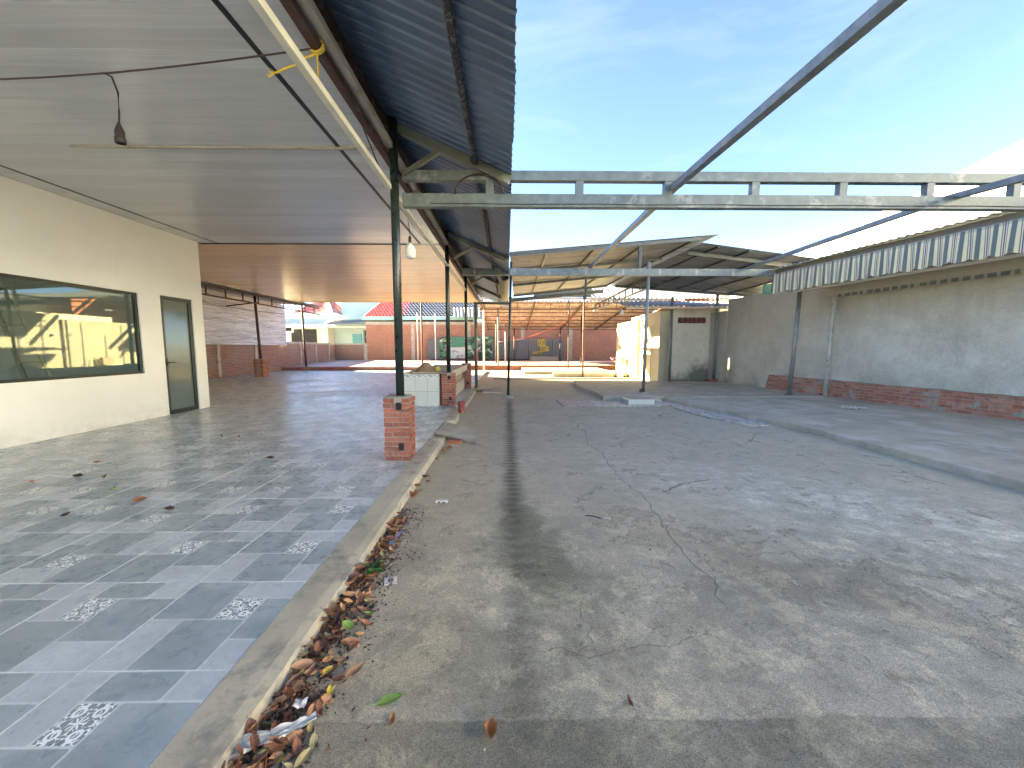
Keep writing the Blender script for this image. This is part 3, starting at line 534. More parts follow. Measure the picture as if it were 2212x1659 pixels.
bm_ = MB().box(0, .198, -.012, .0, 0, .056).mesh('brick', 'brick_wallbase')
rot_w = math.atan2(ru.y, ru.x)
for j in range(6):
    s = 3.9 + (0 if j % 2 else .11)
    while s < RL - 2.0:
        if rnd.random() > .03:
            q = ru * s + rn * (-.001 + rnd.uniform(0, .007)); inst(bm_, 'brick', (q.x, q.y, .118 + j * .071 + rnd.uniform(-.003, .003)), (0, 0, rot_w + rnd.uniform(-.012, .012)), wr, (rnd.uniform(.94, 1.02), 1, rnd.uniform(.92, 1.06)))
        s += .213
# dark end block between right wall and cream building
MB().obox((8.11 - .05, 14.2, 0), (-.4, 2.6, 0), (.3, .05, 0), (0, 0, 2.75)).build('boundary_wall', 'old_plaster', label='dark stained return wall in the gap beside the cream block', category='wall')

# ================================================================ WHITE ROOM (left)
RX = -6.68
room = thing('white_room', 'white painted room with a long dark window and a glass door at the left', 'room', (RX, 0, 0))
def wbox(x0, x1, y0, y1, z0, z1): return MB().box(x0 - RX, x1 - RX, y0, y1, z0, z1)
W0, W1, Zs, Zh = 3.2, 7.18, .94, 2.40; D0, D1, Dh = 7.62, 8.38, 2.42
wb = MB()
for a in ((-2, W0, .081, 3.6785), (W1, D0, .081, 3.6785), (D1, 8.66, .081, 3.6785), (W0, W1, .081, Zs), (W0, W1, Zh, 3.6785), (D0, D1, Dh, 3.6785)): wb.box(-.16, 0, *a)
wb.build('wall', 'white_paint_wall', room)
wbox(-11.5, RX - .161, 8.5, 8.66, .081, 3.678).build('wall', 'white_paint_wall', room)
wbox(-11.35, RX - .161, -2, 8.5, 3.64, 3.67).build('inner_ceiling', 'white_plastic', room)
wbox(-11.5, -11.35, -2, 8.5, .081, 3.66).build('wall', 'neighbour_wall', room)
def framed(y0, y1, z0, z1, nm, fw, parent):
    f = MB(); x = -.055
    f.box(x - .03, x + .03, y0, y1, z0, z0 + fw); f.box(x - .03, x + .03, y0, y1, z1 - fw, z1); f.box(x - .03, x + .03, y0, y0 + fw, z0 + fw, z1 - fw); f.box(x - .03, x + .03, y1 - fw, y1, z0 + fw, z1 - fw)
    w = f.build(nm, 'dark_frame', parent); MB().box(x - .004, x + .004, y0 + fw, y1 - fw, z0 + fw, z1 - fw).build('pane', 'window_glass' if nm == 'window' else 'smoked_pane', w); return w
win = framed(W0, W1, Zs, Zh, 'window', .045, room)
dr = framed(D0, D1, .09, Dh, 'door', .075, room)
MB().box(-.022, .0, D0 + .02, D0 + .06, 1.05, 1.2).tube([(.0, D0 + .04, 1.12), (.045, D0 + .04, 1.12), (.045, D0 + .17, 1.12)], .009, 8).build('handle', 'black_trim', dr)

def stepladder(loc, rz):
    t = thing('stepladder', 'dark A-frame stepladder standing behind the long window', 'ladder', loc); t.rotation_euler = (0, 0, rz); H = 2.15
    for sgn in (-1, 1):
        for side in (-1, 1): MB().beam((sgn * .55, side * .3, .0), (sgn * .05, side * .17, H), .05, .03).build('rail', 'soffit_board', t)
    for k in range(1, 7):
        z = .3 * k; f = z / H; MB().box(-.55 + .5 * f - .04, -.55 + .5 * f + .04, -.3 + .13 * f, .3 - .13 * f, z, z + .03).build('tread', 'soffit_board', t)
    for k in range(1, 4):
        z = .55 * k; f = z / H; MB().box(.55 - .5 * f - .015, .55 - .5 * f + .015, -.3 + .13 * f, .3 - .13 * f, z, z + .03).build('rear_bar', 'soffit_board', t)
    MB().box(-.14, .14, -.2, .2, H, H + .04).build('cap', 'soffit_board', t)
stepladder((-7.15, 5.55, .08), R(80))

# ================================================================ CEILING + ROOF of the left pavilion
CZ = 3.68
pav = thing('pavilion_ceiling', 'low grey and wood-brown panelled ceiling over the tiled terrace', 'ceiling', (0, 0, CZ))
pw = .2; 
for (x0, x1) in ((-6.30, -1.93), (-1.885, -1.30), (-6.68, -6.345)):
    me = MB().box(x0, x1, .0015, pw - .0015, 0, .012).mesh('ceiling_panel', 'ceiling_grey')
    y = -1.6
    while y < 8.68:
        inst(me, 'ceiling_panel', (rnd.uniform(-.002, .002), y, rnd.uniform(0, .0035)), (R(rnd.uniform(-.25, .25)), 0, 0), pav); y += pw
MB().box(-6.345, -6.30, -1.6, 8.7, -.002, .006).box(-1.93, -1.885, -1.6, 8.75, -.002, .006).build('joint_strip', 'black_trim', pav)
MB().box(-6.7, -2.2, 8.74, 8.79, -.012, .01).build('joint_strip', 'black_trim', pav)
MB().box(-2.2, -1.3, 8.74, 8.79, -.006, .01).build('joint_strip', 'white_plastic', pav)
mb = MB(); y = 8.8
while y < 19.6:
    z = rnd.uniform(0, .004)
    xs_ = [-10.5, -10.5 + rnd.choice((3.5, 5.0, 2.0)), -4 + rnd.choice((0, 1.2, -.8)), -1.42]
    for a, b in zip(xs_[:-1], xs_[1:]): mb.box(a + .002, b - .002, y + .002, y + .148, z, z + .01)
    y += .15
mb.build('wood_panels', 'ceiling_wood', pav, kind='stuff')
MB().box(-10.5, -1.3, -1.6, 19.7, .03, .06).build('backing_board', 'black_trim', pav)
MB().box(-1.34, -1.28, -1.6, 8.7, -.03, .028).build('edge_trim', 'pale_panels', pav)
MB().box(-10.5, -1.42, 19.66, 19.72, -.02, .03).build('edge_trim', 'ceiling_wood', pav)
MB().box(-4.9, -1.3, 4.615, 4.65, -.022, -.001).build('conduit', 'pale_panels', pav)
rf = thing('pavilion_roof', 'corrugated roof above the terrace ceiling', 'roof', (0, 0, 0))
corr((-1.5, -1.6, 4.06), (-1.5, 19.6, 4.06), (-7.5, -1.6, 5.6), (-7.5, 19.6, 5.6), 90, .02, 'trap').build('roof_slope', 'zinc_roof', rf)
corr((-7.5, -1.6, 5.6), (-7.5, 19.6, 5.6), (-11.5, -1.6, 4.1), (-11.5, 19.6, 4.1), 90, .02, 'trap').build('roof_slope', 'zinc_roof', rf)
# side canopy at the far left above the zinc sheeting
corr((-10.5, 9, 3.72), (-10.5, 22.6, 3.72), (-13.2, 9, 3.92), (-13.2, 22.6, 3.92), 90, .018).build('side_canopy', 'shed_sheet', label='strip of corrugated canopy above the far left zinc sheeting', category='canopy')
t = thing('steel_truss', 'rust brown edge truss under the far left side canopy', 'truss', (-11.1, 9, 3.3))
MB().beam((0, 0, .05), (0, 14.2, .05), .06, .05).build('lower_chord', 'rust_steel', t); MB().beam((0, 0, .40), (0, 14.2, .40), .06, .05).build('upper_chord', 'rust_steel', t)
sme = MB().box(-.02, .02, -.02, .02, .075, .375).mesh('strut', 'rust_steel')
for k in range(14): inst(sme, 'strut', (0, .6 + k, 0), parent=t)
MB().beam((0, 8.5, .1), (-1.9, 8.9, -.05), .05, .05).build('brace', 'rust_steel', t)
# zinc sheeting wall
zs = thing('zinc_sheeting', 'ribbed zinc sheet wall standing on the far left brick wall', 'sheet wall', (0, 0, 0))
for k in range(6):
    y0 = 9.0 + k * 2.33; y1 = y0 + 2.36; fx = lambda y: -12.3 - .8 * (y - 9) / 14 + .03 + .006 * k
    corr((fx(y0) + .05, y0, 1.53), (fx(y0) + .05, y0, 3.88), (fx(y1) + .05, y1, 1.53), (fx(y1) + .05, y1, 3.88), 19, .016, 'sine', nrm=(1, 0, 0)).build('sheet', 'zinc_wall_sheet', zs)

# unseen block added behind the left side: throws the long shade over the yard
nb = thing('unseen_shade_block', 'unseen tall building added beyond the left boundary to shade the yard', 'building', (-14.3, 23.0, 0))
MB().box(-9, 0, -18, 0, 0, 11.5).build('wall', 'neighbour_wall', nb)
MB().box(-9.2, .15, -18, .15, 11.5, 11.7).build('roof', 'cement', nb)
wme = MB().box(0, .04, -.6, .6, 0, 1.3).mesh('window', 'dark_frame')
for yy in range(3):
    for zz in (4.6, 7.8): inst(wme, 'window', (.0, -3 - yy * 5, zz), parent=nb)

# ================================================================ brick piers and poles on the terrace edge
def brick_pier(cx, cy, z0, n, label, w=.30, d=.28, mats='brick', group='brick piers of the terrace', holes=True):
    t = thing('brick_pier', label, 'pier', (cx, cy, z0), group); ph = .0575; H = n * ph
    MB().box(-w / 2 + .012, w / 2 - .012, -d / 2 + .012, d / 2 - .012, 0, H).build('mortar_core', 'mortar', t)
    st = MB().box(-.097, .097, -d / 4 + .002, d / 4 - .002, 0, .045).mesh('brick', mats); hd = MB().box(-.046, .046, -d / 4 + .002, d / 4 - .002, 0, .045).mesh('brick', mats)
    for j in range(n):
        fl = 1 if j % 2 else -1
        for row in (-1, 1):
            for (me, x) in ((st, fl * (w / 2 - .097)), (hd, -fl * (w / 2 - .046))):
                if holes and row == -1 and me is hd and j in (1, n - 1) and False: continue
                b = inst(me, 'brick', (x + rnd.uniform(-.005, .005), row * (d / 4 + .001) + rnd.uniform(-.005, .005), j * ph + .004 + rnd.uniform(-.002, .002)), (0, 0, R(rnd.uniform(-1.5, 1.5))), t, (1, 1, rnd.uniform(.93, 1.08)))
                if len(b.data.users and [1]) and j == 0: pass
    MB().box(-w / 2 - .004, w / 2 - .03, -d / 2 + .01, d / 2, H + .0015, H + .014).build('mortar_top', 'mortar', t, bevel=.004)
    if holes:
        MB().box(-.03, .03, -.018, -.004, -.05, .04).build('socket_box', 'dark_void', t).location = (.03, -d / 2 + .004, H - .09)
        MB().box(-.045, .045, -.012, -.0, -.01, .06).build('mortar_patch', 'mortar', t).location = (.02, -d / 2 + .0, H - .055)
        MB().box(-.028, .028, -.02, -.004, -.04, .04).build('socket_box', 'dark_void', t).location = (.05, -d / 2 + .002, .17)
    return t
brick_pier(-1.295, 4.61, .08, 13, 'brick pier nearest the camera with a broken socket hole near its top')
brick_pier(-1.345, 8.90, .08, 13, 'brick pier at the near corner of the white tiled counter', mats='brick')
brick_pier(-1.325, 12.62, .08, 14, 'brick pier at the far end of the white tiled counter', w=.3)
brick_pier(-11.15, 17.6, .08, 14, 'dark brick pier on the far left of the terrace by the old wall', w=.42, d=.4, holes=False)
def pole(x, y, z0, z1, r, mat, label, x1=None, y1=None, group=None, base=None):
    t = thing('steel_pole', label, 'pole', (x, y, z0), group); x1 = x if x1 is None else x1; y1 = y if y1 is None else y1
    MB().tube([(0, 0, 0), ((x1 - x) / 2, (y1 - y) / 2, (z1 - z0) / 2), (x1 - x, y1 - y, z1 - z0)], r, 18).build('shaft', mat, t, smooth=True)
    if base == 'plate': MB().box(-.09, .09, -.09, .09, .0, .012).build('base_plate', 'rust_steel', t)
    if base == 'mound': MB().lathe([(.16, -.0), (.14, .03), (.1, .055), (.045, .075)], n=18).build('cement_footing', 'cement', t, smooth=True)
    if base == 'plate2': MB().box(-.1, .02, -.05, .03, .0, .14).build('base_plate', 'rust_steel', t); MB().lathe([(.2, .0), (.12, .04), (.05, .06)], n=16).build('cement_footing', 'cement', t, smooth=True)
    return t
PG = 'steel poles holding up the roofs'
pole(-1.285, 4.62, .845, 4.0, .049, 'dark_green_paint', 'thick dark green pole standing on the nearest brick pier', group=PG)
pole(-1.345, 8.90, .845, 4.0, .048, 'dark_green_paint', 'dark pole standing on the brick pier at the counter near corner', group=PG)
pole(-1.325, 12.65, .90, 4.0, .047, 'dark_green_paint', 'dark pole standing on the third brick pier behind the counter', group=PG)
pole(-1.09, 13.68, .0, 3.0, .055, 'grey_green_paint', 'grey pole beside the loose drain slabs past the counter', group=PG)
pole(.03, 10.79, .0, 3.75, .036, 'dark_green_paint', 'slightly leaning dark pole with flaking paint in the middle of the yard', x1=.12, group=PG, base='mound')
pole(3.82, 10.66, .115, 3.72, .046, 'galvanised', 'galvanised pole behind the white tiled step', x1=3.86, group=PG, base='plate2')
pole(7.80, 10.45, .11, 3.0, .052, 'galvanised', 'galvanised pole at the far end of the striped awning', x1=7.9, group=PG, base='plate')
pole(8.5, 10.1, .11, 2.85, .045, 'pale_post', 'pale blotchy pole close to the grey wall', x1=8.55, group=PG)
pole(7.92, 14.6, .12, 3.45, .05, 'galvanised', 'grey pole at the right corner of the cream block', group=PG)
pole(6.22, 14.6, .0, 3.3, .045, 'grey_green_paint', 'thin pole at the left front corner of the cream block', group=PG)
pole(3.58, 18.1, .0, 3.8, .04, 'rust_steel', 'brown pole rising from the sunlit strip right of the leaning pole', group=PG)
pole(3.41, 21.4, .0, 4.0, .035, 'rust_steel', 'thin rusty pole at the edge of the back platform', group=PG)
pole(-.55, 24.3, .29, 3.9, .05, 'rusty_zinc', 'pale sunlit pole left under the rusty shed roof', group=PG)
pole(-1.4, 23.6, .0, 3.9, .05, 'pale_tube', 'white sunlit pole just left of the rusty shed', group=PG)
pole(-11.15, 17.6, .90, 3.7, .055, 'rust_steel', 'brown pole standing on the far left brick pier', x1=-11.25, group=PG)
pole(-11.75, 22.7, .0, 4.0, .06, 'rust_steel', 'bent brown pole at the left end of the raised platform', x1=-11.85, group=PG)
pole(-4.92, 22.5, .0, 4.0, .05, 'rust_steel', 'slim dark pole behind the sand heap on the platform edge', group=PG)
for (x, y, zt, mt, lb) in ((.6, 31.5, 2.95, 'rust_steel', 'rusty post in front of the second grey panel'), (4.35, 31.5, 3.0, 'rust_steel', 'dark post in front of the last grey panel'), (-.1, 29, 3.1, 'rusty_zinc', 'pale thin post at the right edge of the mural'), (5.1, 26.5, 3.6, 'rust_steel', 'rusty post right of the grey panels'), (-.75, 27.0, 3.3, 'rust_steel', 'rusty brown post in front of the mural right part')):
    pole(x, y, .29, zt, .05, mt, lb, group='posts under the rusty shed roof')

# ================================================================ trusses, beams, purlins
def cross_truss(y, x0, x1, zl0, zl1, zu0, zu1, xs_, label, mat='galvanised_blotchy', w=.09):
    t = thing('steel_truss', label, 'truss', (x0, y, zl0)); L = x1 - x0
    MB().box(0, L, -w / 2, w / 2, 0, zl1 - zl0).build('lower_chord', mat, t, bevel=.004); MB().box(0, L, -w / 2, w / 2, zu0 - zl0, zu1 - zl0).build('upper_chord', mat, t, bevel=.004)
    me = MB().box(-.045, .045, -w / 2 + .006, w / 2 - .006, zl1 - zl0 + .001, zu0 - zl0 - .001).mesh('strut', mat)
    for x in xs_: inst(me, 'strut', (x - x0, 0, 0), parent=t)
    return t
tr1 = cross_truss(4.75, -1.22, 8.6, 3.065, 3.215, 3.365, 3.475, [-.2, .86, 1.91, 2.95, 4.0, 5.05, 6.1, 7.15], 'grey green ladder truss spanning the yard above the camera')
mb = MB(); mb.tube([(-.9 + 1.22 + i * .5, -.052, .03 + .004 * math.sin(i * 2.1)) for i in range(19)], .004, 5).build('wire', 'cable_black', tr1)
b2 = thing('steel_beam', 'long grey green beam across the yard resting on three poles', 'beam', (-1.2, 10.62, 3.34)); MB().box(0, 9.0, -.05, .05, 0, .19).build('chord', 'galvanised_blotchy', b2, bevel=.004)
for k in range(9): MB().box(.3 + k, .36 + k, -.056, -.051, .02, .17).build('splice_plate', 'galvanised', b2)
def tube_thing(name, label, cat, pts, w, h, mat, group=None):
    mb = MB()
    for a, b in zip(pts[:-1], pts[1:]): mb.beam(a, b, w, h)
    return mb.build(name, mat, bevel=.004, label=label, category=cat, **({'group': group} if group else {}))
tube_thing('purlin', 'blotchy steel purlin crossing the open sky from upper right to the middle', 'purlin', [(2.13, .3, 3.24), (1.97, 4.65, 3.29), (2.26, 10.7, 3.585)], .075, .075, 'rusty_zinc')
tube_thing('purlin', 'rusty pale purlin running in front of the white warehouse roof', 'purlin', [(5.0, 2.6, 2.96), (5.42, 4.85, 3.24), (6.6, 10.7, 3.58)], .07, .07, 'rusty_zinc')
tube_thing('tie_tube', 'pale cream square tube running along the terrace edge beside the nearest pole', 'tube', [(-1.30, -.8, 3.255), (-1.335, 4.57, 3.235), (-1.34, 8.84, 3.245), (-1.33, 12.6, 3.25)], .055, .055, 'pale_tube')
et = thing('steel_truss', 'rust red edge truss beside the terrace ceiling under the blue canopy', 'truss', (-1.40, -1, 3.6))
MB().box(-.035, .035, 0, 19.5, 0, .06).build('lower_chord', 'rust_steel', et); MB().box(-.035, .035, 0, 19.5, .35, .42).build('upper_chord', 'rust_steel', et)
sme = MB().box(-.022, .022, -.022, .022, .06, .35).mesh('strut', 'rust_steel')
for k in range(25): inst(sme, 'strut', (0, .63 + .775 * k, 0), parent=et)
MB().box(-.055, -.04, 0, 19.5, .26, .30).build('trim_strip', 'white_plastic', et)
tube_thing('brace_rod', 'thin dark rod slanting from the edge truss down to the nearest pole', 'rod', [(-1.36, 3.6, 3.6), (-1.35, 4.55, 3.22)], .012, .012, 'cable_black')

# blue-grey canopy over the terrace edge: sheets, purlin, rafters
cn = thing('edge_canopy', 'dark blue grey corrugated canopy overhanging the yard above the terrace edge', 'canopy', (0, 0, 0))
Z0c, Z1c, X0c, X1c = 4.06, 3.40, -1.47, .06
y = -1.06; PC = .1235
while y < 19.2:
    n = 8; y1 = y + n * PC; xe = X1c + rnd.uniform(-.006, .008); ze = Z1c - (xe - X1c) * .43; yo = y1 + .5 * PC; corr((xe, y, ze), (xe, yo, ze), (X0c, y, Z0c), (X0c, yo, Z0c), n + .5, .017, 'trap', nrm=(0.4, 0, .9)).build('roof_sheet', 'canopy_sheet', cn); y = y1
MB().tube([(-.37 + .006 * math.sin(i * 1.3), -1 + i * .5, 3.545 + .004 * math.sin(i * 2.3)) for i in range(41)], .03, 8).build('purlin', 'rough_rust', cn)
MB().box(-1.45, -1.40, -1, 19.2, 3.985, 4.03).build('purlin', 'rust_steel', cn)
for i, yy in enumerate((4.68, 8.92, 12.7, 16.2, .6)):
    MB().beam((-1.30, yy, 3.935), (.04, yy, 3.35), .06, .095).build('rafter', 'grey_green_paint', cn); 
    if i < 3: MB().beam((-1.2, yy + .02, 3.42), (-.78, yy + .02, 3.68), .05, .05).build('brace', 'grey_green_paint', cn)
mb = MB(); mb.tube([(-.37, 4.6, 3.5), (-.2, 4.55, 3.47), (-.03, 4.5, 3.46), (.0, 4.5, 3.53)], .006, 5); mb.tube([(-.37, 2.2, 3.5), (-.44, 2.25, 3.46), (-.5, 2.35, 3.43), (-.56, 2.3, 3.4)], .005, 5); mb.tube([(-.37 + .04 * math.cos(a * .8), 4.6 + .04 * math.sin(a * 1.1), 3.53 - .03 * math.sin(a)) for a in range(14)], .006, 5); mb.build('wire', 'cable_black', cn)
# half-round gutter between canopy and shed
mb = MB(); 
for yy in (10.9, 15.6):
    for k in range(9): a = math.pi + math.pi * k / 8; mb.v.append((-.08 + .15 * math.cos(a), yy, 3.40 + .15 * math.sin(a)))
for k in range(8): mb.f.append((k, k + 1, k + 10, k + 9))
g = mb.build('roof_gutter', 'cement', label='half round grey gutter hanging between the canopy and the shed roof', category='gutter'); sm_ = g.modifiers.new('t', 'SOLIDIFY'); sm_.thickness = .008
tube_thing('steel_beam', 'short dark beam from the grey pole to the leaning pole', 'beam', [(-1.1, 13.7, 2.96), (.12, 13.7, 2.94)], .07, .08, 'dark_green_paint')
# small bits on the first truss: looped hose and wires
hose = MB().tube([(-.6 + .28 - .28 * math.cos(a), 4.68, 3.2 + .22 * math.sin(a)) for a in [i * math.pi / 14 for i in range(15)]], .012, 8).build('hose', 'cable_black', smooth=True, label='short black hose looped over the lower chord of the ladder truss', category='hose')

# ---------------------------------------------------------------- open shed roof beyond the second beam
sh = thing('shed_roof', 'two sloped corrugated shed roof with steel rafters beyond the yard beam', 'roof', (0, 0, 0))
A_, B_, C_, D_ = Vector((.08, 11.0, 4.06)), Vector((5.95, 11.0, 4.56)), Vector((5.05, 18, 4.32)), Vector((.3, 18, 3.82))
def lerpq(a, b, c, d, u, v): return a.lerp(b, u).lerp(d.lerp(c, u), v)
for k in range(7):
    v0, v1 = k / 7, (k + 1) / 7 + .004; corr(lerpq(A_, B_, C_, D_, 0, v0), lerpq(A_, B_, C_, D_, 0, v1), lerpq(A_, B_, C_, D_, 1, v0), lerpq(A_, B_, C_, D_, 1, v1), 8, .016, 'trap', nrm=(0, 0, 1)).build('roof_sheet', 'shed_sheet', sh)
for v in (.0, .30, .62, .97): 
    dz = Vector((0, .06, -.075)); MB().beam(lerpq(A_, B_, C_, D_, .0, v) + dz, lerpq(A_, B_, C_, D_, 1.0, v) + dz - Vector((.5, 0, .04)), .06, .09).build('rafter', 'steel_dark', sh)
for u in (.18, .42, .66, .9):
    dz = Vector((0, 0, -.035)); MB().beam(lerpq(A_, B_, C_, D_, u, .01) + dz, lerpq(A_, B_, C_, D_, u, .99) + dz, .05, .05).build('purlin', 'dark_metal', sh)
A2, B2, C2, D2 = Vector((5.72, 11.5, 4.46)), Vector((10.9, 11.5, 3.80)), Vector((9.6, 15.0, 3.42)), Vector((4.7, 17.4, 4.16))
for k in range(5):
    v0, v1 = k / 5, (k + 1) / 5 + .004; corr(lerpq(A2, B2, C2, D2, 0, v0), lerpq(A2, B2, C2, D2, 0, v1), lerpq(A2, B2, C2, D2, 1, v0), lerpq(A2, B2, C2, D2, 1, v1), 8, .016, 'trap', nrm=(0, 0, 1)).build('roof_sheet', 'shed_sheet', sh)
for v in (.12, .95):
    dz = Vector((0, 0, -.09)); MB().beam(lerpq(A2, B2, C2, D2, .0, v) + dz, lerpq(A2, B2, C2, D2, 1, v) + dz, .07, .1).build('rafter', 'steel_dark', sh)
for u in (.1, .28, .46, .64, .82):
    dz = Vector((0, 0, -.03)); MB().beam(lerpq(A2, B2, C2, D2, u, .01) + dz, lerpq(A2, B2, C2, D2, u, .99) + dz, .05, .05).build('purlin', 'dark_metal', sh)
# truss running back from the galvanised pole
lt = thing('steel_truss', 'slim truss running back from the galvanised pole under the shed roof', 'truss', (3.86, 10.8, 3.03))
MB().beam((0, 0, 0), (0, 6.6, -.0), .04, .04).build('lower_chord', 'rusty_zinc', lt); MB().beam((0, 0, .26), (0, 6.6, .22), .04, .04).build('upper_chord', 'rust_steel', lt)
sme = MB().box(-.015, .015, -.015, .015, .02, .23).mesh('strut', 'dark_metal')
for k in range(9): inst(sme, 'strut', (0, .5 + .7 * k, 0), parent=lt)
MB().beam((.2, 18.25, 3.60), (4.5, 18.25, 4.02), .07, .16).build('back_rafter', 'steel_dark', sh)
corr((1.5, 21.9, 4.22), (4.75, 21.9, 4.22), (1.5, 21.9, 4.55), (4.75, 21.9, 4.85), 26, .004, nrm=(0, -1, 0)).build('gable_panel', 'dark_green_paint', label='dark green corrugated gable strip above the rusty shed edge', category='panel')
fs_ = thing('far_shed', 'bright zinc roofed shed rising behind the cream block', 'shed', (4.7, 22.5, 0)); corr((0, 0, 4.3), (7.5, 0, 4.3), (0, 5, 6.0), (7.5, 5, 6.0), 30, .035).build('roof', 'zinc_roof', fs_); MB().box(.1, 7.4, .1, .2, 4.1, 4.28).build('beam', 'galvanised', fs_)
tube_thing('steel_post', 'dark vertical hanger in the middle of the shed roof', 'post', [(2.62, 13.0, 3.0), (2.62, 13.0, 3.95)], .06, .06, 'dark_metal')
tube_thing('steel_post', 'dark post from the galvanised pole up to the shed ridge', 'post', [(3.75, 11.1, 3.5), (3.75, 11.1, 4.3)], .08, .08, 'dark_green_paint')

# ================================================================ CREAM BLOCK
cb = thing('cream_block', 'small cream washroom block with a pierced red vent and corrugated roof', 'building', (5.9, 15.0, 0))
def cbx(x0, x1, y0, y1, z0, z1): return MB().box(x0 - 5.9, x1 - 5.9, y0 - 15, y1 - 15, z0, z1)
cbx(6.38, 8.28, 15.05, 19.8, 0, 2.9).build('wall', 'cream_plaster', cb)
cbx(5.9, 6.22, 14.9, 17.1, 0, 2.82).build('side_wall', 'cream_tiles', cb); cbx(6.22, 6.379, 15.03, 17.1, 0, 2.86).build('column', 'cement', cb)
cbx(5.78, 6.379, 17.1, 20.3, 0, 2.62).build('side_wall', 'cream_tiles', cb)
cbx(5.885, 5.899, 14.95, 17.1, 1.62, 1.68).build('trim_band', 'soffit_board', cb); cbx(5.765, 5.779, 17.15, 20.2, 1.62, 1.68).build('trim_band', 'soffit_board', cb)
for (yy, zz) in ((15.6, 2.3), (16.4, 2.7), (17.8, 2.5), (18.8, 2.0), (19.6, 2.5)):
    x = 5.885 if yy < 17.1 else 5.765; MB().tube([(x - 5.93, yy - 15, 0), (x - 5.93, yy - 15, zz)], .018, 8).build('pipe', 'soffit_board', cb)
for yy in (16.75, 17.25): MB().lathe([(.001, -.07), (.05, -.05), (.07, 0), (.05, .05), (.001, .07)], (-.1 if yy < 17 else -.2, yy - 15, 1.95), 14).build('wall_lamp', 'white_plastic', cb, smooth=True)
vt = cbx(6.66, 7.73, 15.03, 15.049, 2.35, 2.57).build('vent', 'dark_void', cb)
vme = MB()
for q in ((-.085, -.07, -.09, .09), (.07, .085, -.09, .09), (-.07, .07, .075, .09), (-.07, .07, -.09, -.075)): vme.box(q[0], q[1], -.03, 0, q[2], q[3])
vme.beam((-.07, -.015, -.075), (.07, -.015, .075), .02, .02).beam((.07, -.015, -.075), (-.07, -.015, .075), .02, .02); vme = vme.mesh('vent_block', 'brick')
for k in range(6): inst(vme, 'vent_block', (6.76 + k * .176 - 5.9, .03, 2.46), parent=vt)
cbx(4.5, 8.7, 14.5, 14.62, 2.86, 2.94).build('gutter', 'pale_panels', cb)
corr((4.4 - 5.9, -.42, 2.95), (8.9 - 5.9, -.42, 2.97), (4.8 - 5.9, 2.2, 3.42), (9.5 - 5.9, 2.2, 3.47), 22, .03).build('roof', 'shed_sheet', cb)
corr((4.6 - 5.9, 2.0, 3.50), (9.7 - 5.9, 2.0, 3.55), (4.2 - 5.9, 6.0, 4.38), (11.4 - 5.9, 6.0, 4.22), 26, .035).build('roof', 'zinc_roof', cb)
MB().box(7.7, 8.15, 14.45, 14.75, .116, .2).build('brick_block', 'brick', label='low red block at the foot of the grey pole by the cream block', category='block', bevel=.01)

# ================================================================ STRIPED AWNING
aw = thing('awning', 'striped cloth awning valance hanging along the right side', 'awning', (7.16, 10.5, 0))
au = Vector((7.82 - 7.16, 5.82 - 10.5, 0)); au = au.normalized(); an = Vector((au.y, -au.x, 0)); an = an if an.x < 0 else -an; AL = 8.6
def valance(L, z1, z0, sc_, off, name, nx=3):
    mb = MB(); N = int(L / .02); rows = 7; uvs = []
    for i in range(N + 1):
        s = L * i / N; cell = (s / sc_) % 1; zb = z0 - .055 * math.sin(math.pi * cell) ** .7 if 0 < cell < 1 else z0
        for j in range(rows):
            w = j / (rows - 1); amp = (1 - w) ** .8; q = au * s + an * (off + amp * (.022 * math.sin(s * 2 * math.pi / .205 + .8) + .018 * math.sin(s * 11.3 + 2 * math.sin(s * 2)))); mb.v.append((q.x, q.y, zb + (z1 - zb) * w)); uvs.append((s, w))
    for i in range(N):
        for j in range(rows - 1): a = i * rows + j; mb.f.append((a, a + rows, a + rows + 1, a + 1))
    o = mb.build(name, 'striped_cloth', aw, smooth=True); ul = o.data.uv_layers.new(name='UVMap')
    for lp in o.data.loops: ul.data[lp.index].uv = uvs[lp.vertex_index]
    return o
valance(AL, 3.36, 2.90, .252, 0, 'valance')
def AW(s, off, z): q = au * s + an * off; return Vector((q.x, q.y, z))
MB().obox(AW(0, -.06, 3.33), au * AL, an * .04, (0, 0, .05)).build('rail', 'galvanised', aw)
MB().obox(AW(-.0, -.09, 3.385), au * AL, an * -.03, (0, 0, .11)).build('fascia', 'dark_timber', aw)
MB().obox(AW(0, -.12, 2.93), au * AL, an * -.85, (0, 0, .02)).build('soffit', 'soffit_board', aw)
MB().obox(AW(0.8, -.98, 2.70), au * AL, an * -.02, (0, 0, .23)).build('inner_fascia', 'soffit_board', aw)
MB().obox(AW(0.2, -.45, 2.87), au * AL, an * -.05, (0, 0, .05)).build('rail', 'white_plastic', aw)
sq = MB().obox((0, 0, 0), au * .10, an * .012, (0, 0, .075)).mesh('cloth_tab', 'grey_panel')
for k in range(46):
    s = 1.0 + k * .17; inst(sq, 'cloth_tab', tuple(AW(s, -.975, 2.665)), parent=aw, scale=(rnd.choice((.6, 1, 1.1)),) * 2 + (1,))
r0 = AW(-.1, -.0, 3.50); corr(AW(-.1, .04, 3.50), AW(AL, .04, 3.56), AW(-.1, -1.9, 3.62), AW(AL, -1.9, 3.78), 60, .016, 'sine', nrm=(0, 0, 1)).build('roof', 'pale_awning_sheet', aw)
# little green sign at the far end
sg = thing('sign', 'small green notice plate at the far end of the striped awning', 'sign', (6.95, 10.55, 2.86)); MB().box(0, .23, -.01, .0, 0, .26).build('plate', 'green_board', sg)
for k in range(4): MB().box(.03, .2 - .03 * (k % 2), -.013, -.0101, .05 + .05 * k, .063 + .05 * k).build('print_line', 'pale_panels', sg)

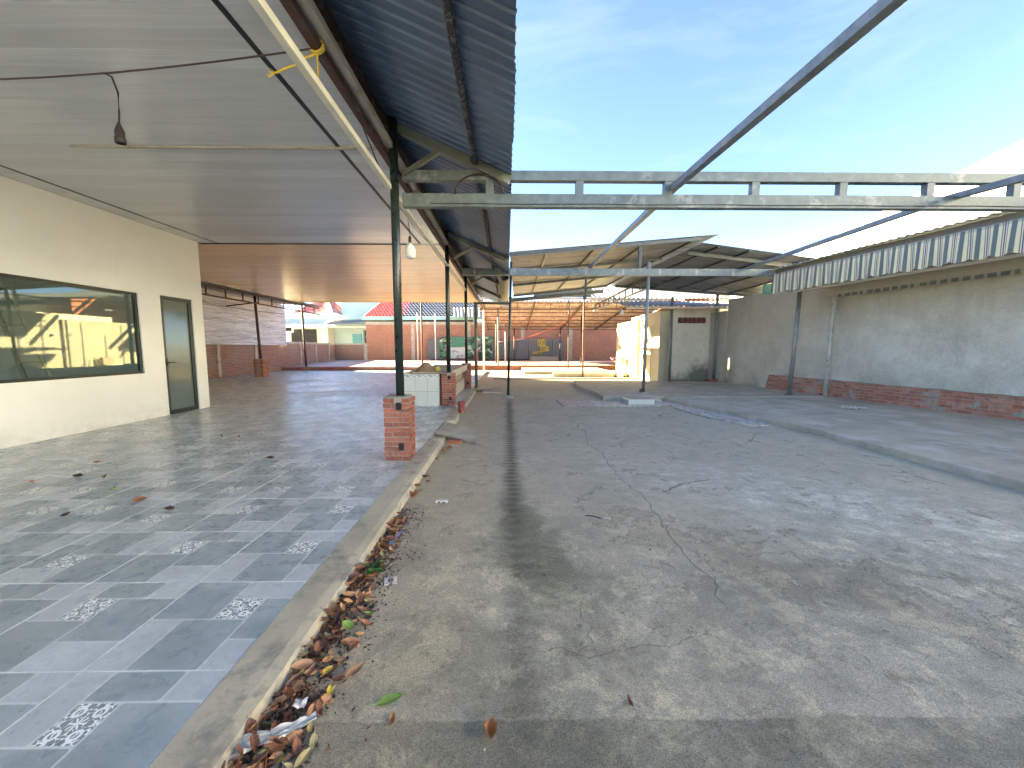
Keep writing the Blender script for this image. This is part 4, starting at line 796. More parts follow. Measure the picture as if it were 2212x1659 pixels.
# sunlit white warehouse roof beyond the right wall
wh = thing('warehouse', 'huge bright white warehouse roof rising beyond the grey wall', 'building', (9.95, 18, 0))
corr((0, 0, 3.92), (0, -30, 3.92), (14.2, 0, 11.2), (14.2, -30, 11.2), 110, .02, 'trap', nrm=(-.4, 0, .9)).build('roof', 'warehouse_white', wh)
MB().box(.35, .5, -30, -.1, 0, 3.9).build('wall', 'warehouse_white', wh); MB().add([(.35, -.05, 0), (14, -.05, 0), (14, -.05, 11.0), (.35, -.05, 4.0)], [(0, 1, 2, 3)]).build('gable', 'neighbour_wall', wh)

# ================================================================ COUNTER (tiled) with things on it
ct = thing('tiled_counter', 'white tiled counter with a grey top between the second and third piers', 'counter', (-2.34, 8.76, .08))
MB().box(.012, .80, .012, 4.0, 0, .73).build('core', 'cement', ct)
tl = MB().box(-.128, .128, 0, .01, -.18, .18).mesh('wall_tile', 'white_glaze')
for i in range(3):
    for j in range(2):
        inst(tl, 'wall_tile', (.13 + i * .262, 0, .16 + j * .335 - (.0 if j else .0)), parent=ct, scale=(1, 1, .92 if j == 0 else .88))
def border():
    t = NT('border_tile'); x, y, z = t.sep(t.obj()); xx = t.m('FRACT', t.m('DIVIDE', x, .262)); a = t.m('SUBTRACT', z, t.m('MULTIPLY', t.m('SINE', t.m('MULTIPLY', xx, 12.57)), .014))
    k = t.mix(t.mr(t.m('ABSOLUTE', a), .003, .006, 1, 0), (.6, .63, .58), (.05, .12, .09)); r = t.vm('LENGTH', t.comb(t.m('MULTIPLY', t.m('SUBTRACT', xx, .3), .26), z)); k = t.mix(t.mr(t.m('ABSOLUTE', t.m('SUBTRACT', r, .014)), .004, .007, 1, 0), k, (.05, .12, .09)); M['border_tile'] = t.fin(k, .2)
border()
MB().box(0, .8, -.003, .01, -.035, .035).build('border_strip', 'border_tile', ct).location = (0, 0, .69)
MB().box(.005, .12, -.01, 4.0, .731, .77).box(.12, .98, .22, 3.95, .731, .765).build('top', 'slab_concrete', ct, bevel=.006)
MB().box(.985, 1.06, .35, 3.7, .62, .785).build('edge_rail', 'pale_panels', ct)
sd = MB().box(0, .01, -.19, .19, -.16, .16).mesh('side_tile', 'pale_panels')
for k in range(8): inst(sd, 'side_tile', (.97, .55 + k * .39, .20), parent=ct)
MB().box(.9, .965, .36, 3.7, .0, .61).build('side_panel', 'dark_metal', ct)
hp = MB(); pr = [(.26, 0), (.22, .05), (.15, .12), (.09, .18), (.04, .205), (.001, .21)]; hp.lathe(pr, n=28)
hp.v = [(x * (1 + .06 * mnoise.noise(Vector((x * 7, y * 7, z * 9)))), y * (1 + .06 * mnoise.noise(Vector((x * 7, y * 7, 3)))), z + .012 * mnoise.noise(Vector((x * 20, y * 20, 0)))) for x, y, z in hp.v]
hp.build('sand_heap', 'sand', smooth=True, label='cone of brown sand heaped on the tiled counter', category='sand heap').location = (-1.95, 9.3, .845)
ml = thing('melon', 'round yellow green melon on the tiled counter beside the sand', 'fruit', (-1.62, 9.0, .915))
MB().lathe([(.001, -.075)] + [(.07 * math.sin(a) + .004, -.075 * math.cos(a)) for a in [i * math.pi / 10 for i in range(1, 10)]] + [(.001, .075)], n=20).build('rind', 'melon', ml, smooth=True); MB().tube([(0, 0, .07), (.01, 0, .09)], .006, 6).build('stalk', 'olive_bag', ml)

# ================================================================ small yard objects
rp = thing('ramp', 'small concrete ramp sloping off the kerb past the nearest pier', 'ramp', (-1.13, 5.55, 0))
mb = MB(); mb.add([(0, .45, .088), (.02, 1.32, .088), (.68, .72, .035), (.68, -.02, .035), (0, .45, .045), (.02, 1.32, .045), (.68, .72, .002), (.68, -.02, .002)], [(0, 3, 2, 1), (4, 5, 6, 7), (0, 4, 7, 3), (3, 7, 6, 2), (2, 6, 5, 1), (1, 5, 4, 0)]); mb.build('slab', 'slab_concrete', rp)
inst(MB().box(-.1, .1, -.05, .05, 0, .05).mesh('loose_brick', 'brick_wallbase'), 'loose_brick', (-.78, 5.62, .0), (0, 0, R(-8))); tag(bpy.context.scene.objects['loose_brick'], 'red brick wedged under the edge of the small concrete ramp', 'brick')
pp = thing('clay_pipe', 'short red pipe standing upright beside the second brick pier', 'pipe', (-.99, 8.3, 0))
MB().lathe([(.072, 0), (.074, .12), (.078, .235), (.078, .25), (.062, .25), (.06, .03), (.001, .03)], n=22).build('body', 'red_pipe_paint', pp, smooth=False)
for (x0, x1, y0, y1, lb) in ((-.98, -.15, 12.35, 13.4, 'larger loose drain slab behind the broken one near the grey pole'), (-.78, -.15, 11.75, 12.25, 'smaller loose drain slab nearest the camera by the grey pole')):
    MB().box(x0, x1, y0, y1, .002, .055).build('drain_slab', 'slab_concrete', label=lb, category='slab', bevel=.01)
MB().tube([(-1.0, 12.2, .03), (-.7, 12.22, .05), (-.5, 12.3, .045)], .018, 8).build('drain_pipe', 'rust_steel', label='rusty pipe end lying between the loose drain slabs', category='pipe')
ws = thing('tiled_step', 'low white tiled step in front of the galvanised pole', 'step', (2.98, 9.3, 0))
MB().box(.01, .63, .01, .62, .001, .135).build('core', 'cement', ws)
for (x0, x1) in ((0, .36), (.364, .64)): MB().box(x0, x1, 0, .0099, 0, .145).build('wall_tile', 'white_glaze', ws)
MB().box(.0, .0099, .0101, .63, .0, .145).build('wall_tile', 'white_glaze', ws)
for (x0, x1) in ((.01, .36), (.364, .64)): MB().box(x0, x1, .0101, .63, .136, .147).build('top_tile', 'slab_concrete', ws)
def terr():
    t = NT('terrazzo'); p = t.pos(); k = t.mix(t.mr(t.noise(p, 14, 7, .75, .5, st=(1, .6, 1)), .44, .56), (.30, .25, .22), (.60, .56, .50)); x, y, z = t.sep(p); k = t.mix(t.mr(x, 2.2, 1.4, 0, .4), k, (.35, .18, .16)); M['terrazzo'] = t.fin(k, .55)
terr()
mb = MB(); prism(mb, [(1.3, 10.1), (1.36, 9.12), (1.9, 9.2), (2.4, 9.12), (4.5, 9.08), (4.2, 9.6), (3.0, 9.9)], .001, .02); mb.build('tile_patch', 'terrazzo', label='pinkish patterned strip of paving lying before the tiled step', category='paving strip')
mb = MB(); prism(mb, [(4.1, 9.4), (4.7, 9.9), (4.9, 8.3), (5.05, 7.6), (4.93, 6.75), (4.5, 6.8), (4.15, 7.6), (4.0, 8.6)], .001, .022); mb = mb.build('tile_patch', 'terrazzo', label='mottled white strip of paving beside the slab edge on the right', category='paving strip'); mb.location.x = -.12
r2_ = random.Random(5)
for k in range(9):
    a = r2_.uniform(.03, .1); x = 3.75 + k * .27; inst(MB().add([(-a, -a * .5, 0), (a, -a * .7, 0), (a * .8, a * .6, 0), (-a * .5, a, 0), (-a * .7, -a * .3, .04), (a * .6, -a * .4, .05), (a * .5, a * .4, .035), (-a * .4, a * .6, .045)], MB.BF).mesh('rubble_piece', 'white_glaze' if k % 3 else 'cement'), 'rubble_piece', (x, 10.0 + r2_.uniform(-.18, .05), .0 if k % 2 else .02), (0, 0, r2_.uniform(0, 6)))
for o in [o for o in col.objects if o.name.startswith('rubble_piece')]: tag(o, 'broken bit of tile or cement in the gap between the two slabs', 'rubble', 'broken tile rubble between the slabs')
# crumpled cloth on slab
def crumple(name, label, cat, loc, lx, ly, mat, seed, hz=.03, rz=0, z0=.004, nx=22, ny=12, fold=9, taper=0):
    mb = MB(); r = random.Random(seed)
    for i in range(nx):
        for j in range(ny):
            u, v = i / (nx - 1) - .5, j / (ny - 1) - .5; e = 1 + .06 * mnoise.noise(Vector((math.atan2(v, u) * 2, seed, 0)))
            z = abs(mnoise.noise(Vector((u * fold, v * fold, seed)))) * hz * 2 + z0; mb.v.append((u * lx * e, v * ly * e * (1 - taper * (u + .5)) + .12 * ly * mnoise.noise(Vector((u * 3, seed, 1))), z))
    for i in range(nx - 1):
        for j in range(ny - 1): a = i * ny + j; mb.f.append((a, a + ny, a + ny + 1, a + 1))
    o = mb.build(name, mat, smooth=True, label=label, category=cat); o.location = loc; o.rotation_euler = (0, 0, rz); return o
crumple('rag', 'crumpled white rag lying on the right hand slab', 'rag', (7.5, 8.1, .1), .5, .2, 'cloth_white', 3, .035, .2)
crumple('tissue', 'strip of white tissue by the leaf heap in the bottom left foreground', 'tissue', (-.835, 1.262, .034), .27, .075, 'paper', 5, .012, R(27), fold=5, taper=.6)
crumple('tissue', 'small grey crumpled tissue ball among the dry leaves', 'tissue', (-.80, 1.37, .045), .05, .04, 'paper', 8, .014, 0, fold=1.6)
# little printed square card
sqd = thing('card', 'small square white packet with a red brown emblem beside the leaves', 'packet', (-.71, 2.23, .002)); sqd.rotation_euler = (0, 0, R(17))
MB().box(-.037, .037, -.037, .037, 0, .004).build('paper_square', 'paper', sqd)
MB().lathe([(.001, 0), (.018, 0), (.018, .0008), (.001, .0008)], (0, 0, .0042), 16).build('emblem', 'leaf_brown', sqd)
for (x0, x1, y0, y1) in ((-.026, -.014, .024, .029), (-.010, .004, .025, .030), (.01, .022, .024, .028), (-.024, -.016, -.028, -.024), (-.008, .008, -.030, -.025), (.012, .024, -.028, -.023), (-.001, .001, -.01, .01), (-.009, .009, -.001, .001)):
    MB().box(x0, x1, y0, y1, .0052 if abs(y0) < .02 else .0042, .0056 if abs(y0) < .02 else .0046).build('print_mark', 'dark_metal' if abs(y0) > .02 else 'paper', sqd)
pk = thing('paper_packet', 'crushed white paper packet beyond the leaf heap', 'packet', (-.60, 3.42, .0)); pk.rotation_euler = (0, 0, R(-4)); MB().box(-.055, .055, -.024, .024, .002, .022).build('box', 'paper', pk, bevel=.006); MB().box(-.03, -.01, -.0245, -.024, .006, .018).box(.012, .04, -.0245, -.024, .006, .016).build('print_mark', 'dark_metal', pk)
MB().tube([(-.83, 2.62, .03), (-.8, 2.8, .035)], .006, 6).build('plastic_strip', 'blue_plastic', label='thin blue plastic stick among the leaves by the kerb', category='stick')
mb = MB(); mb.tube([(.66, 3.12, .006), (.72, 3.1, .01), (.78, 3.06, .006)], .004, 5); mb.build('twig', 'leaf_dark', label='dark curled twig in the middle of the yard', category='twig'); crumple('paper_scrap', 'tiny white paper scrap beside a twig in the yard', 'scrap', (.83, 3.05, .0), .06, .03, 'paper', 12, .01)
crumple('paper_scrap', 'white shred on the ground below the small ramp', 'scrap', (-.42, 4.75, .0), .12, .02, 'paper', 14, .01)
# ---------------------------------------------------------------- leaves
def leaf_mesh(nm, L, W, curl, fold, mat, seed, lob=0):
    mb = MB(); nu, nv = 8, 5; 
    for i in range(nu):
        u = i / (nu - 1); w = W * .5 * (math.sin(math.pi * min(1, u * .96 + .02)) ** .75) * (1 - .25 * u) + .0015; w *= 1 + lob * math.sin(u * 17 + seed)
        for j in range(nv):
            v = j / (nv - 1) * 2 - 1; x = (u - .5) * L; y = v * w; z = abs(v) ** 1.3 * w * fold + curl * ((u - .5) ** 2) * L * 2.2 + .05 * W * mnoise.noise(Vector((u * 4, v * 2, seed)))
            mb.v.append((x, y, z))
    for i in range(nu - 1):
        for j in range(nv - 1): a = i * nv + j; mb.f.append((a, a + nv, a + nv + 1, a + 1))
    mb.tube([(-.5 * L, 0, curl * .25 * L * 2.2), (-.5 * L - .018, .003, curl * .25 * L * 2.2 + .004)], .0012, 4)
    zmin = min(v[2] for v in mb.v); mb.v = [(x, y, z - zmin) for x, y, z in mb.v]
    return mb.mesh(nm, mat, True)
LM = {}
for i, (c, L, W, cu, fo, lo) in enumerate([('leaf_brown', .088, .045, .25, .9, .06), ('leaf_brown', .075, .038, .35, .9, .1), ('leaf_brown', .095, .05, .2, 1.3, .12), ('leaf_tan', .085, .044, .3, .9, .08), ('leaf_tan', .07, .04, .3, .8, .1), ('leaf_olive', .07, .028, .25, 1.0, .05), ('leaf_olive', .06, .035, .3, .4, .0), ('leaf_dark', .06, .03, .4, 1.2, .1), ('leaf_dark', .08, .035, .2, 1.5, .15)]):
    LM.setdefault(c, []).append(leaf_mesh('dry_leaf', L, W, cu, fo, c, i * 1.7, lo))
lr = random.Random(23); LBL = {'leaf_brown': ('brown dry leaf', 'brown leaves heaped along the kerb'), 'leaf_tan': ('light tan dry leaf', 'tan leaves heaped along the kerb'), 'leaf_olive': ('dull olive dry leaf', 'olive leaves heaped along the kerb'), 'leaf_dark': ('shrivelled dark leaf', 'dark shrivelled leaves heaped along the kerb')}
def put_leaf(c, x, y, z, s=1.0, tilt=25, label=None, group=None, rz=None):
    me = lr.choice(LM[c]); o = inst(me, 'dry_leaf', (x, y, z), (R(lr.uniform(-tilt, tilt)), R(lr.uniform(-tilt, tilt)), lr.uniform(0, 6.28) if rz is None else rz), None, (s,) * 3); zn = [q for lim, q in ((1.4, 'beside the white tissue'), (1.75, 'between the tissue and the light green leaf'), (2.15, 'below the fresh green sprig'), (2.5, 'around the fresh green sprig'), (3.0, 'at the thin end beyond the green sprig'), (4.5, 'in the sparse trail beside the kerb'), (99, 'by the corner of the small ramp')) if y < lim][0]
    o['label'], o['category'] = label or LBL[c][0] + ' ' + zn, 'leaf'
    g = group if label else LBL[c][1] + ' ' + zn
    if g: o['group'] = g
    return o
def pick(): return lr.choices(['leaf_brown', 'leaf_tan', 'leaf_olive', 'leaf_dark'], [5, 5, 3, 2])[0]
n = 0
while n < 262:
    t_ = lr.random() ** 1.15; y = 1.12 + 1.85 * t_; wd = .235 * (1 - .35 * t_) * (1 if y < 2.1 else .7); u = lr.random() ** 1.4; x = -.925 + wd * u
    if y > 2.35 and lr.random() < .35: continue
    z = .004 + (1 - u) * .055 * lr.random() * (1.2 - .5 * t_); put_leaf(pick(), x, y, z, lr.choice((.45, .6, .75, .85, 1.05)) * lr.uniform(.88, 1.08), 38); n += 1
for k in range(26):
    y = lr.choice((3.05, 3.25, 3.5, 3.75, 4.0, 5.2, 5.35, 5.1, 4.8)) + lr.uniform(-.12, .12); put_leaf(pick(), -.93 + lr.random() * .1 + (0.03 if y > 4.9 else 0), y, .004 + lr.random() * .02, lr.uniform(.8, 1.1), 30)
# crushed leaf fragments packed into the corner under the whole leaves
for (mt_, cnt, sd_) in (('leaf_brown', 420, 3), ('leaf_tan', 260, 4), ('leaf_dark', 380, 5)):
    mb = MB(); rr_ = random.Random(sd_)
    for k in range(cnt):
        t_ = rr_.random() ** 1.1; y = 1.1 + 2.0 * t_; x = -.93 + abs(rr_.gauss(0, .085)) * (1 - .35 * t_); a = rr_.uniform(0, 6.28); l = rr_.uniform(.006, .02); d = Vector((math.cos(a), math.sin(a), 0)) * l; s_ = Vector((-math.sin(a), math.cos(a), 0)) * l * rr_.uniform(.3, .7); z = .002 + .03 * rr_.random() * max(0, 1 - (x + .93) / .2); p = Vector((x, y, z)); h = Vector((0, 0, rr_.uniform(.002, .012)))
        mb.add([p - d, p + s_ * .8 + h, p + d * .7 + h * .4, p - s_, p + h * .7], [(0, 4, 1), (1, 4, 2), (2, 4, 3), (3, 4, 0)])
    mb.build('leaf_fragments', mt_, kind='stuff', label='crushed leaf fragments packed against the kerb', category='debris')
# loose debris under the heap
mb = MB()
for k in range(2200):
    t_ = lr.random(); y = 1.1 + 2.2 * t_; x = -.93 + abs(lr.gauss(0, .11)); a = lr.uniform(0, 6.28); l = lr.uniform(.003, .016); h = lr.uniform(.001, .004); d = Vector((math.cos(a), math.sin(a), 0)) * l; s_ = Vector((-math.sin(a), math.cos(a), 0)) * l * .35; p = Vector((x, y, .001)); mb.add([p - d, p + s_, p + d + Vector((0, 0, h)), p - s_ + Vector((0, 0, h))], [(0, 1, 2, 3)])
mb.build('leaf_crumbs', 'leaf_dark', kind='stuff', label='crumbled leaf bits and grit along the kerb', category='debris')
def single(nm, mat, L, W, cu, fo, loc, rz, label, lob=0, tilt=(0, 0)):
    o = inst(leaf_mesh(nm, L, W, cu, fo, mat, 4.2, lob), nm, loc, (R(tilt[0]), R(tilt[1]), R(rz))); tag(o, label, 'leaf'); return o
single('green_leaf', 'leaf_lime', .105, .05, .06, .25, (-.475, 1.43, .003), 28, 'large green leaf lying alone on the concrete in the foreground')
single('orange_leaf', 'leaf_orange', .075, .05, .5, 1.4, (-.06, 1.29, .002), 95, 'curled orange leaf alone in the foreground near the slab joint', .15)
single('orange_leaf', 'leaf_orange', .05, .022, .3, .8, (-.44, 1.345, .002), 100, 'small orange brown leaf beside the large green leaf')
single('yellow_leaf', 'leaf_yellow', .05, .034, .1, .2, (-.795, 1.215, .002), -15, 'small yellow leaf at the bottom edge beside the tissue')
single('yellow_leaf', 'leaf_yellow', .045, .034, .25, .6, (-.76, 1.52, .05), 70, 'bright yellow leaf on top of the dry heap')
single('yellow_leaf', 'leaf_yellow', .045, .024, .2, .5, (-.72, 1.44, .035), 110, 'second yellow leaf lower down the heap by the brown leaf', tilt=(15, 0))
single('green_leaf', 'leaf_lime', .075, .05, .2, .4, (-.78, 1.78, .055), -30, 'light green leaf half way up the dry heap', .1, (12, 5))
single('green_leaf', 'leaf_lime', .05, .022, .3, .6, (-.72, 1.9, .03), -5, 'small yellow green leaf at the heap edge above the light green one')
single('brown_leaf', 'leaf_brown', .05, .016, .5, 1.0, (.49, 1.405, .002), 95, 'small brown rolled leaf on the concrete right of the drip line')
single('brown_leaf', 'leaf_tan', .085, .05, .3, .6, (-.66, 1.55, .015), 60, 'large tan leaf at the right edge of the dry heap', .1)
gl_ = thing('leafy_sprig', 'sprig of fresh green leaves lying in the heap by the kerb', 'sprig', (-.84, 2.28, .03))
gm_ = [leaf_mesh('leaf', .075, .038, .2, .5, 'leaf_green', 2.2 + k, .12) for k in range(2)]
for k in range(11): inst(gm_[k % 2], 'leaf', (.045 * math.cos(k * 2.2), .05 * math.sin(k * 2.2), .004 * k), (R(lr.uniform(-20, 20)), R(lr.uniform(-30, 10)), k * 2.2), gl_)
MB().tube([(-.05, -.02, .01), (0, 0, .02), (.06, .03, .012)], .003, 6).build('stem', 'leaf_green', gl_)
for (c, x, y, lb) in (('leaf_tan', -4.72, 3.77, 'pale dry leaf farthest left on the tiled floor'), ('leaf_brown', -4.14, 3.9, 'brown leaf on the tiles, second from the left'), ('leaf_olive', -3.73, 3.58, 'yellowish leaf on the tiles between brown leaves'), ('leaf_brown', -3.21, 3.29, 'curled brown leaf on the tiles right of the yellowish one'), ('leaf_dark', -2.79, 3.1, 'dark rolled leaf on the tiles nearest the kerb side'), ('leaf_dark', -4.45, 3.94, 'small dark leaf on the tiles beside the pale one'), ('leaf_brown', -4.77, 4.43, 'thin brown leaf on the tiles towards the white wall'), ('leaf_dark', -2.86, 4.57, 'dark leaf on the tiles left of the nearest brick pier'), ('leaf_dark', -3.52, 3.0, 'dark reddish leaf on the tiles nearest the camera'), ('leaf_brown', -4.0, 5.69, 'small brown leaf on the tiles further in'), ('leaf_dark', -4.3, 5.75, 'tiny dark leaf beside the small brown one further in')):
    put_leaf(c, x, y, .083, 1.15, 6, lb)
r3 = random.Random(9); peb = MB()
for k in range(420):
    x, y = r3.uniform(-.9, 6.5), 1.0 + 7 * r3.random() ** 1.6; s_ = r3.uniform(.002, .006); peb.add([(x - s_, y, 0), (x, y - s_, 0), (x + s_, y, 0), (x, y + s_, 0), (x, y, s_)], [(0, 1, 4), (1, 2, 4), (2, 3, 4), (3, 0, 4)])
peb.build('grit', 'kerb_concrete', kind='stuff', label='loose grit and tiny stones scattered over the yard', category='grit')

# ================================================================ wires, lamps, rope
def catenary(a, b, sag, n=14): a, b = Vector(a), Vector(b); return [a.lerp(b, i / n) - Vector((0, 0, sag * 4 * (i / n) * (1 - i / n))) for i in range(n + 1)]
MB().tube(catenary((-6.66, 3.25, 3.56), (-2.95, 3.12, 3.46), .08) + catenary((-2.95, 3.12, 3.46), (-1.40, 3.07, 3.61), .01)[1:], .0065, 6).build('power_cable', 'cable_brown', smooth=True, label='dark power cable strung below the grey ceiling', category='cable')
lh = thing('lamp_holder', 'empty black lamp holder dangling from the ceiling cable', 'lamp holder', (-2.93, 3.12, 2.96))
MB().tube([(-.08, 0, .50), (-.02, 0, .47), (.015, .0, .36), (.01, 0, .22), (0, 0, .12)], .006, 8).build('cord', 'cable_black', lh, smooth=True)
MB().lathe([(.008, .15), (.018, .12), (.026, .10), (.03, .085), (.03, .04), (.034, .036), (.034, .0), (.026, .0), (.024, .04), (.001, .045)], n=18).build('socket', 'cable_black', lh, smooth=True)
bl = thing('light_bulb', 'white hanging bulb with black cap right of the nearest pole', 'bulb', (-1.29, 5.3, 2.66))
MB().tube([(-.02, 0, .44), (0, 0, .3), (0, 0, .2)], .004, 6).build('cord', 'cable_black', bl); MB().lathe([(.006, .235), (.02, .22), (.022, .15), (.02, .145)], n=16).build('cap', 'cable_black', bl, smooth=True)
MB().lathe([(.018, .145), (.025, .13), (.05, .10), (.066, .075), (.07, .06)], n=24).build('heat_sink', 'white_plastic', bl, smooth=True); MB().lathe([(.071, .06), (.071, -.02), (.064, -.045), (.04, -.06), (.001, -.064)], n=24).build('globe', 'cloth_white', bl, smooth=True)
MB().tube(catenary((-1.30, 4.65, 3.1), (-1.29, 5.3, 3.11), .0, 4) + catenary((-1.31, 5.3, 3.11), (-1.33, 6.8, 3.2), .03, 6)[1:], .004, 6).build('power_cable', 'cable_brown', label='thin wire carrying the white hanging bulb', category='cable')
b2_ = thing('light_bulb', 'small hanging bulb under the shed roof left of the cream block', 'bulb', (4.15, 14.0, 2.66)); MB().tube([(0, 0, .08), (0, 0, .55)], .005, 5).build('cord', 'cable_black', b2_); MB().lathe([(.02, .12), (.03, .08), (.065, .04), (.07, -.02), (.04, -.06), (.001, -.065)], n=18).build('globe', 'cloth_white', b2_, smooth=True)
rpz = thing('rope', 'frayed yellow rope knotted round the rust red truss', 'rope', (-1.40, 3.08, 3.6))
for k in range(3): MB().tube([(.05 * math.cos(a), .012 * k - .01 + .004 * math.sin(a * 2), .03 + .045 * math.sin(a)) for a in [i * math.pi / 8 for i in range(17)]], .008, 6).build('coil', 'yellow_rope', rpz, smooth=True)
MB().tube([(0, 0, -.02), (-.08, .0, -.05), (-.14, -.01, -.10), (-.2, -.01, -.12), (-.3, -.02, -.17)], .008, 6).tube([(0, 0, -.02), (-.02, .05, -.1), (-.06, .12, -.2)], .007, 6).build('loose_end', 'yellow_rope', rpz, smooth=True)
mb = MB()
for k in range(14): a = lr.uniform(-1, 1); b = lr.uniform(-1, 1); mb.tube([(-.3, -.02, -.17), (-.345 + .015 * a, -.02 + .02 * b, -.175 + .03 * a)], .0018, 4)
mb.build('frayed_tip', 'yellow_rope', rpz)
MB().tube(catenary((-.6, 24.0, 1.75), (4.2, 23, 3.35), .35), .014, 6).build('red_cable', 'red_cable', smooth=True, label='red cord strung slantwise under the rusty shed roof', category='cord')
MB().tube(catenary((-10.9, 9, 3.4), (-12.6, 23, 3.35), .25), .01, 5).build('power_cable', 'cable_black', label='black cable sagging in front of the zinc sheeting', category='cable')

# ================================================================ BACK: rusty shed, mural, panels, houses
rs = thing('rusty_shed_roof', 'low rusty corrugated shed roof on purlins at the back of the lot', 'roof', (0, 0, 0))
corr((-1.7, 22.3, 4.05), (9.5, 22.3, 4.05), (-1.7, 32, 2.95), (9.5, 32, 2.95), 52, .03).build('sheeting', 'rusty_roof_sheet', rs)
for k in range(8): f = k / 7; y = 22.4 + 9.4 * f; z = 4.04 - 1.08 * f - .07; MB().box(-1.7, 9.5, y - .04, y + .04, z - .05, z).build('purlin', 'rust_steel', rs)
MB().box(-1.6, 9.4, 22.32, 22.4, 3.55, 3.6).build('tie_bar', 'rust_steel', rs)
for k in range(12): MB().box(-1.3 + k * .95, -1.27 + k * .95, 22.34, 22.38, 3.6, 3.93).build('strut', 'rust_steel', rs)
for xx in (-1.5, 1.6, 4.4, 7.2): MB().beam((xx, 22.5, 3.9), (xx, 31.9, 2.82), .06, .08).build('rafter', 'rust_steel', rs)
MB().box(-1.9, 9.5, 22.0, 22.12, 4.09, 4.22).build('fascia', 'pale_panels', rs)
mu = thing('mural_board', 'large green and white plant mural standing against the orange wall', 'mural', (-5.95, 34.3, .29)); MB().box(0, 4.65, 0, .05, .12, 2.05).build('board', 'mural_print', mu)
MB().box(1.0, 2.1, -.012, -.001, 1.15, 2.0).build('green_panel', 'green_board', mu); MB().box(.72, 2.45, -.02, -.013, .15, 1.12).build('pale_panel', 'mural_pale', mu)
MB().box(-.05, .0, -.03, .06, 0, 2.1).box(4.651, 4.7, -.03, .06, 0, 2.1).build('frame', 'green_board', mu)
fc = bpy.data.curves.new('lettering', 'FONT'); fc.body = 'vreo'; fc.size = .38; fc.extrude = .004; fo = bpy.data.objects.new('lettering', fc); col.objects.link(fo); bpy.context.view_layer.update(); fm_ = bpy.data.meshes.new_from_object(fo.evaluated_get(bpy.context.evaluated_depsgraph_get())); bpy.data.objects.remove(fo); fm_.materials.clear(); fm_.materials.append(M['yellow_rings']); inst(fm_, 'lettering', (.35, -.02, 1.6), (R(90), 0, 0), mu)
gp = thing('panel_screen', 'row of grey metal panels in pale frames below the brick wall', 'panel screen', (-1.15, 34.2, .29))
pme = MB().box(.03, .97, 0, .04, .1, 1.75).mesh('panel', 'grey_panel')
for k in range(6): inst(pme, 'panel', (k * 1.05, 0, 0), parent=gp)
mb = MB(); mb.box(0, 6.35, -.01, .05, 1.76, 1.82)
for k in range(7): mb.box(k * 1.05 - .025, k * 1.05 + .02, -.01, .05, 0, 1.76)
mb.build('frame', 'galvanised', gp)
MB().box(-7, -5.98, 34.25, 34.3, .35, 2.1).build('panel_board', 'grey_panel', label='single grey panel leaning left of the plant mural', category='panel')
em = thing('ring_emblem', 'gold ornament of looped rings mounted on the grey panels', 'emblem', (3.1, 34.12, 1.2))
def ring(cx, cz, rx, rz): return MB().tube([(cx + rx * math.cos(a), 0, cz + rz * math.sin(a)) for a in [i * math.pi / 7 for i in range(15)]], .03, 5)
for (cx, cz, rx, rz) in ((-.3, .6, .08, .3), (-.12, .62, .08, .3), (.08, .62, .08, .3), (.25, .6, .08, .3), (0, .2, .16, .09), (.3, .2, .16, .09), (.5, .22, .1, .07), (0, -.1, .15, .09), (.28, -.05, .14, .09), (.5, -.02, .1, .08), (-.28, -.22, .16, .1), (-.55, -.27, .12, .08), (-.75, -.3, .1, .05)): ring(cx, cz, rx, rz).build('loop', 'yellow_rings', em)
MB().box(2.0, 4.4, 33.0, 33.3, .29, .62).build('low_wall', 'cement', label='low cement block in front of the grey panels', category='wall'); 
chn = thing('plastic_chair', 'small red chair standing in front of the mural', 'chair', (-2.9, 33.6, .29)); MB().box(0, .4, 0, .4, .4, .44).build('seat', 'red_chair', chn); MB().box(0, .4, .37, .41, .44, .85).build('backrest', 'red_chair', chn)
for (x, y) in ((0, 0), (.36, 0), (0, .36), (.36, .36)): MB().box(x, x + .04, y, y + .04, 0, .4).build('leg', 'red_chair', chn)
crumple('cloth_heap', 'heap of pink and white cloth by the far right brick wall', 'cloth heap', (9.6, 30.5, .29), 2.6, 1.2, 'fabric_pink', 4, .35, 0)
# rubbish by the cream block
for k, (a, b, lb) in enumerate((((5.35, 18.2, .02), (5.62, 18.6, 1.05), 'upright leaning pale stick of the pile by the cream block'), ((5.0, 17.9, .75), (5.6, 18.0, .95), 'near level stick of the pile by the cream block'), ((5.25, 18.0, .05), (5.6, 18.1, .9), 'steep stick of the pile by the cream block'))):
    MB().tube([a, b], .02, 6).build('stick', 'wood_stick', label=lb, category='stick')
crumple('sack', 'olive sack slumped at the foot of the cream block side wall', 'sack', (5.45, 18.1, .0), .6, .4, 'olive_bag', 6, .17, .3)
MB().lathe([(.11, 0), (.12, .2), (.001, .2)], (5.3, 17.8, 0), 14).build('bucket', 'white_plastic', smooth=False, label='small white bucket before the sack by the cream block', category='bucket')
MB().box(5.45, 5.62, 18.3, 18.8, .62, .92).build('crate', 'wood_stick', label='orange brown box on the stick pile by the cream block', category='crate', bevel=.01)

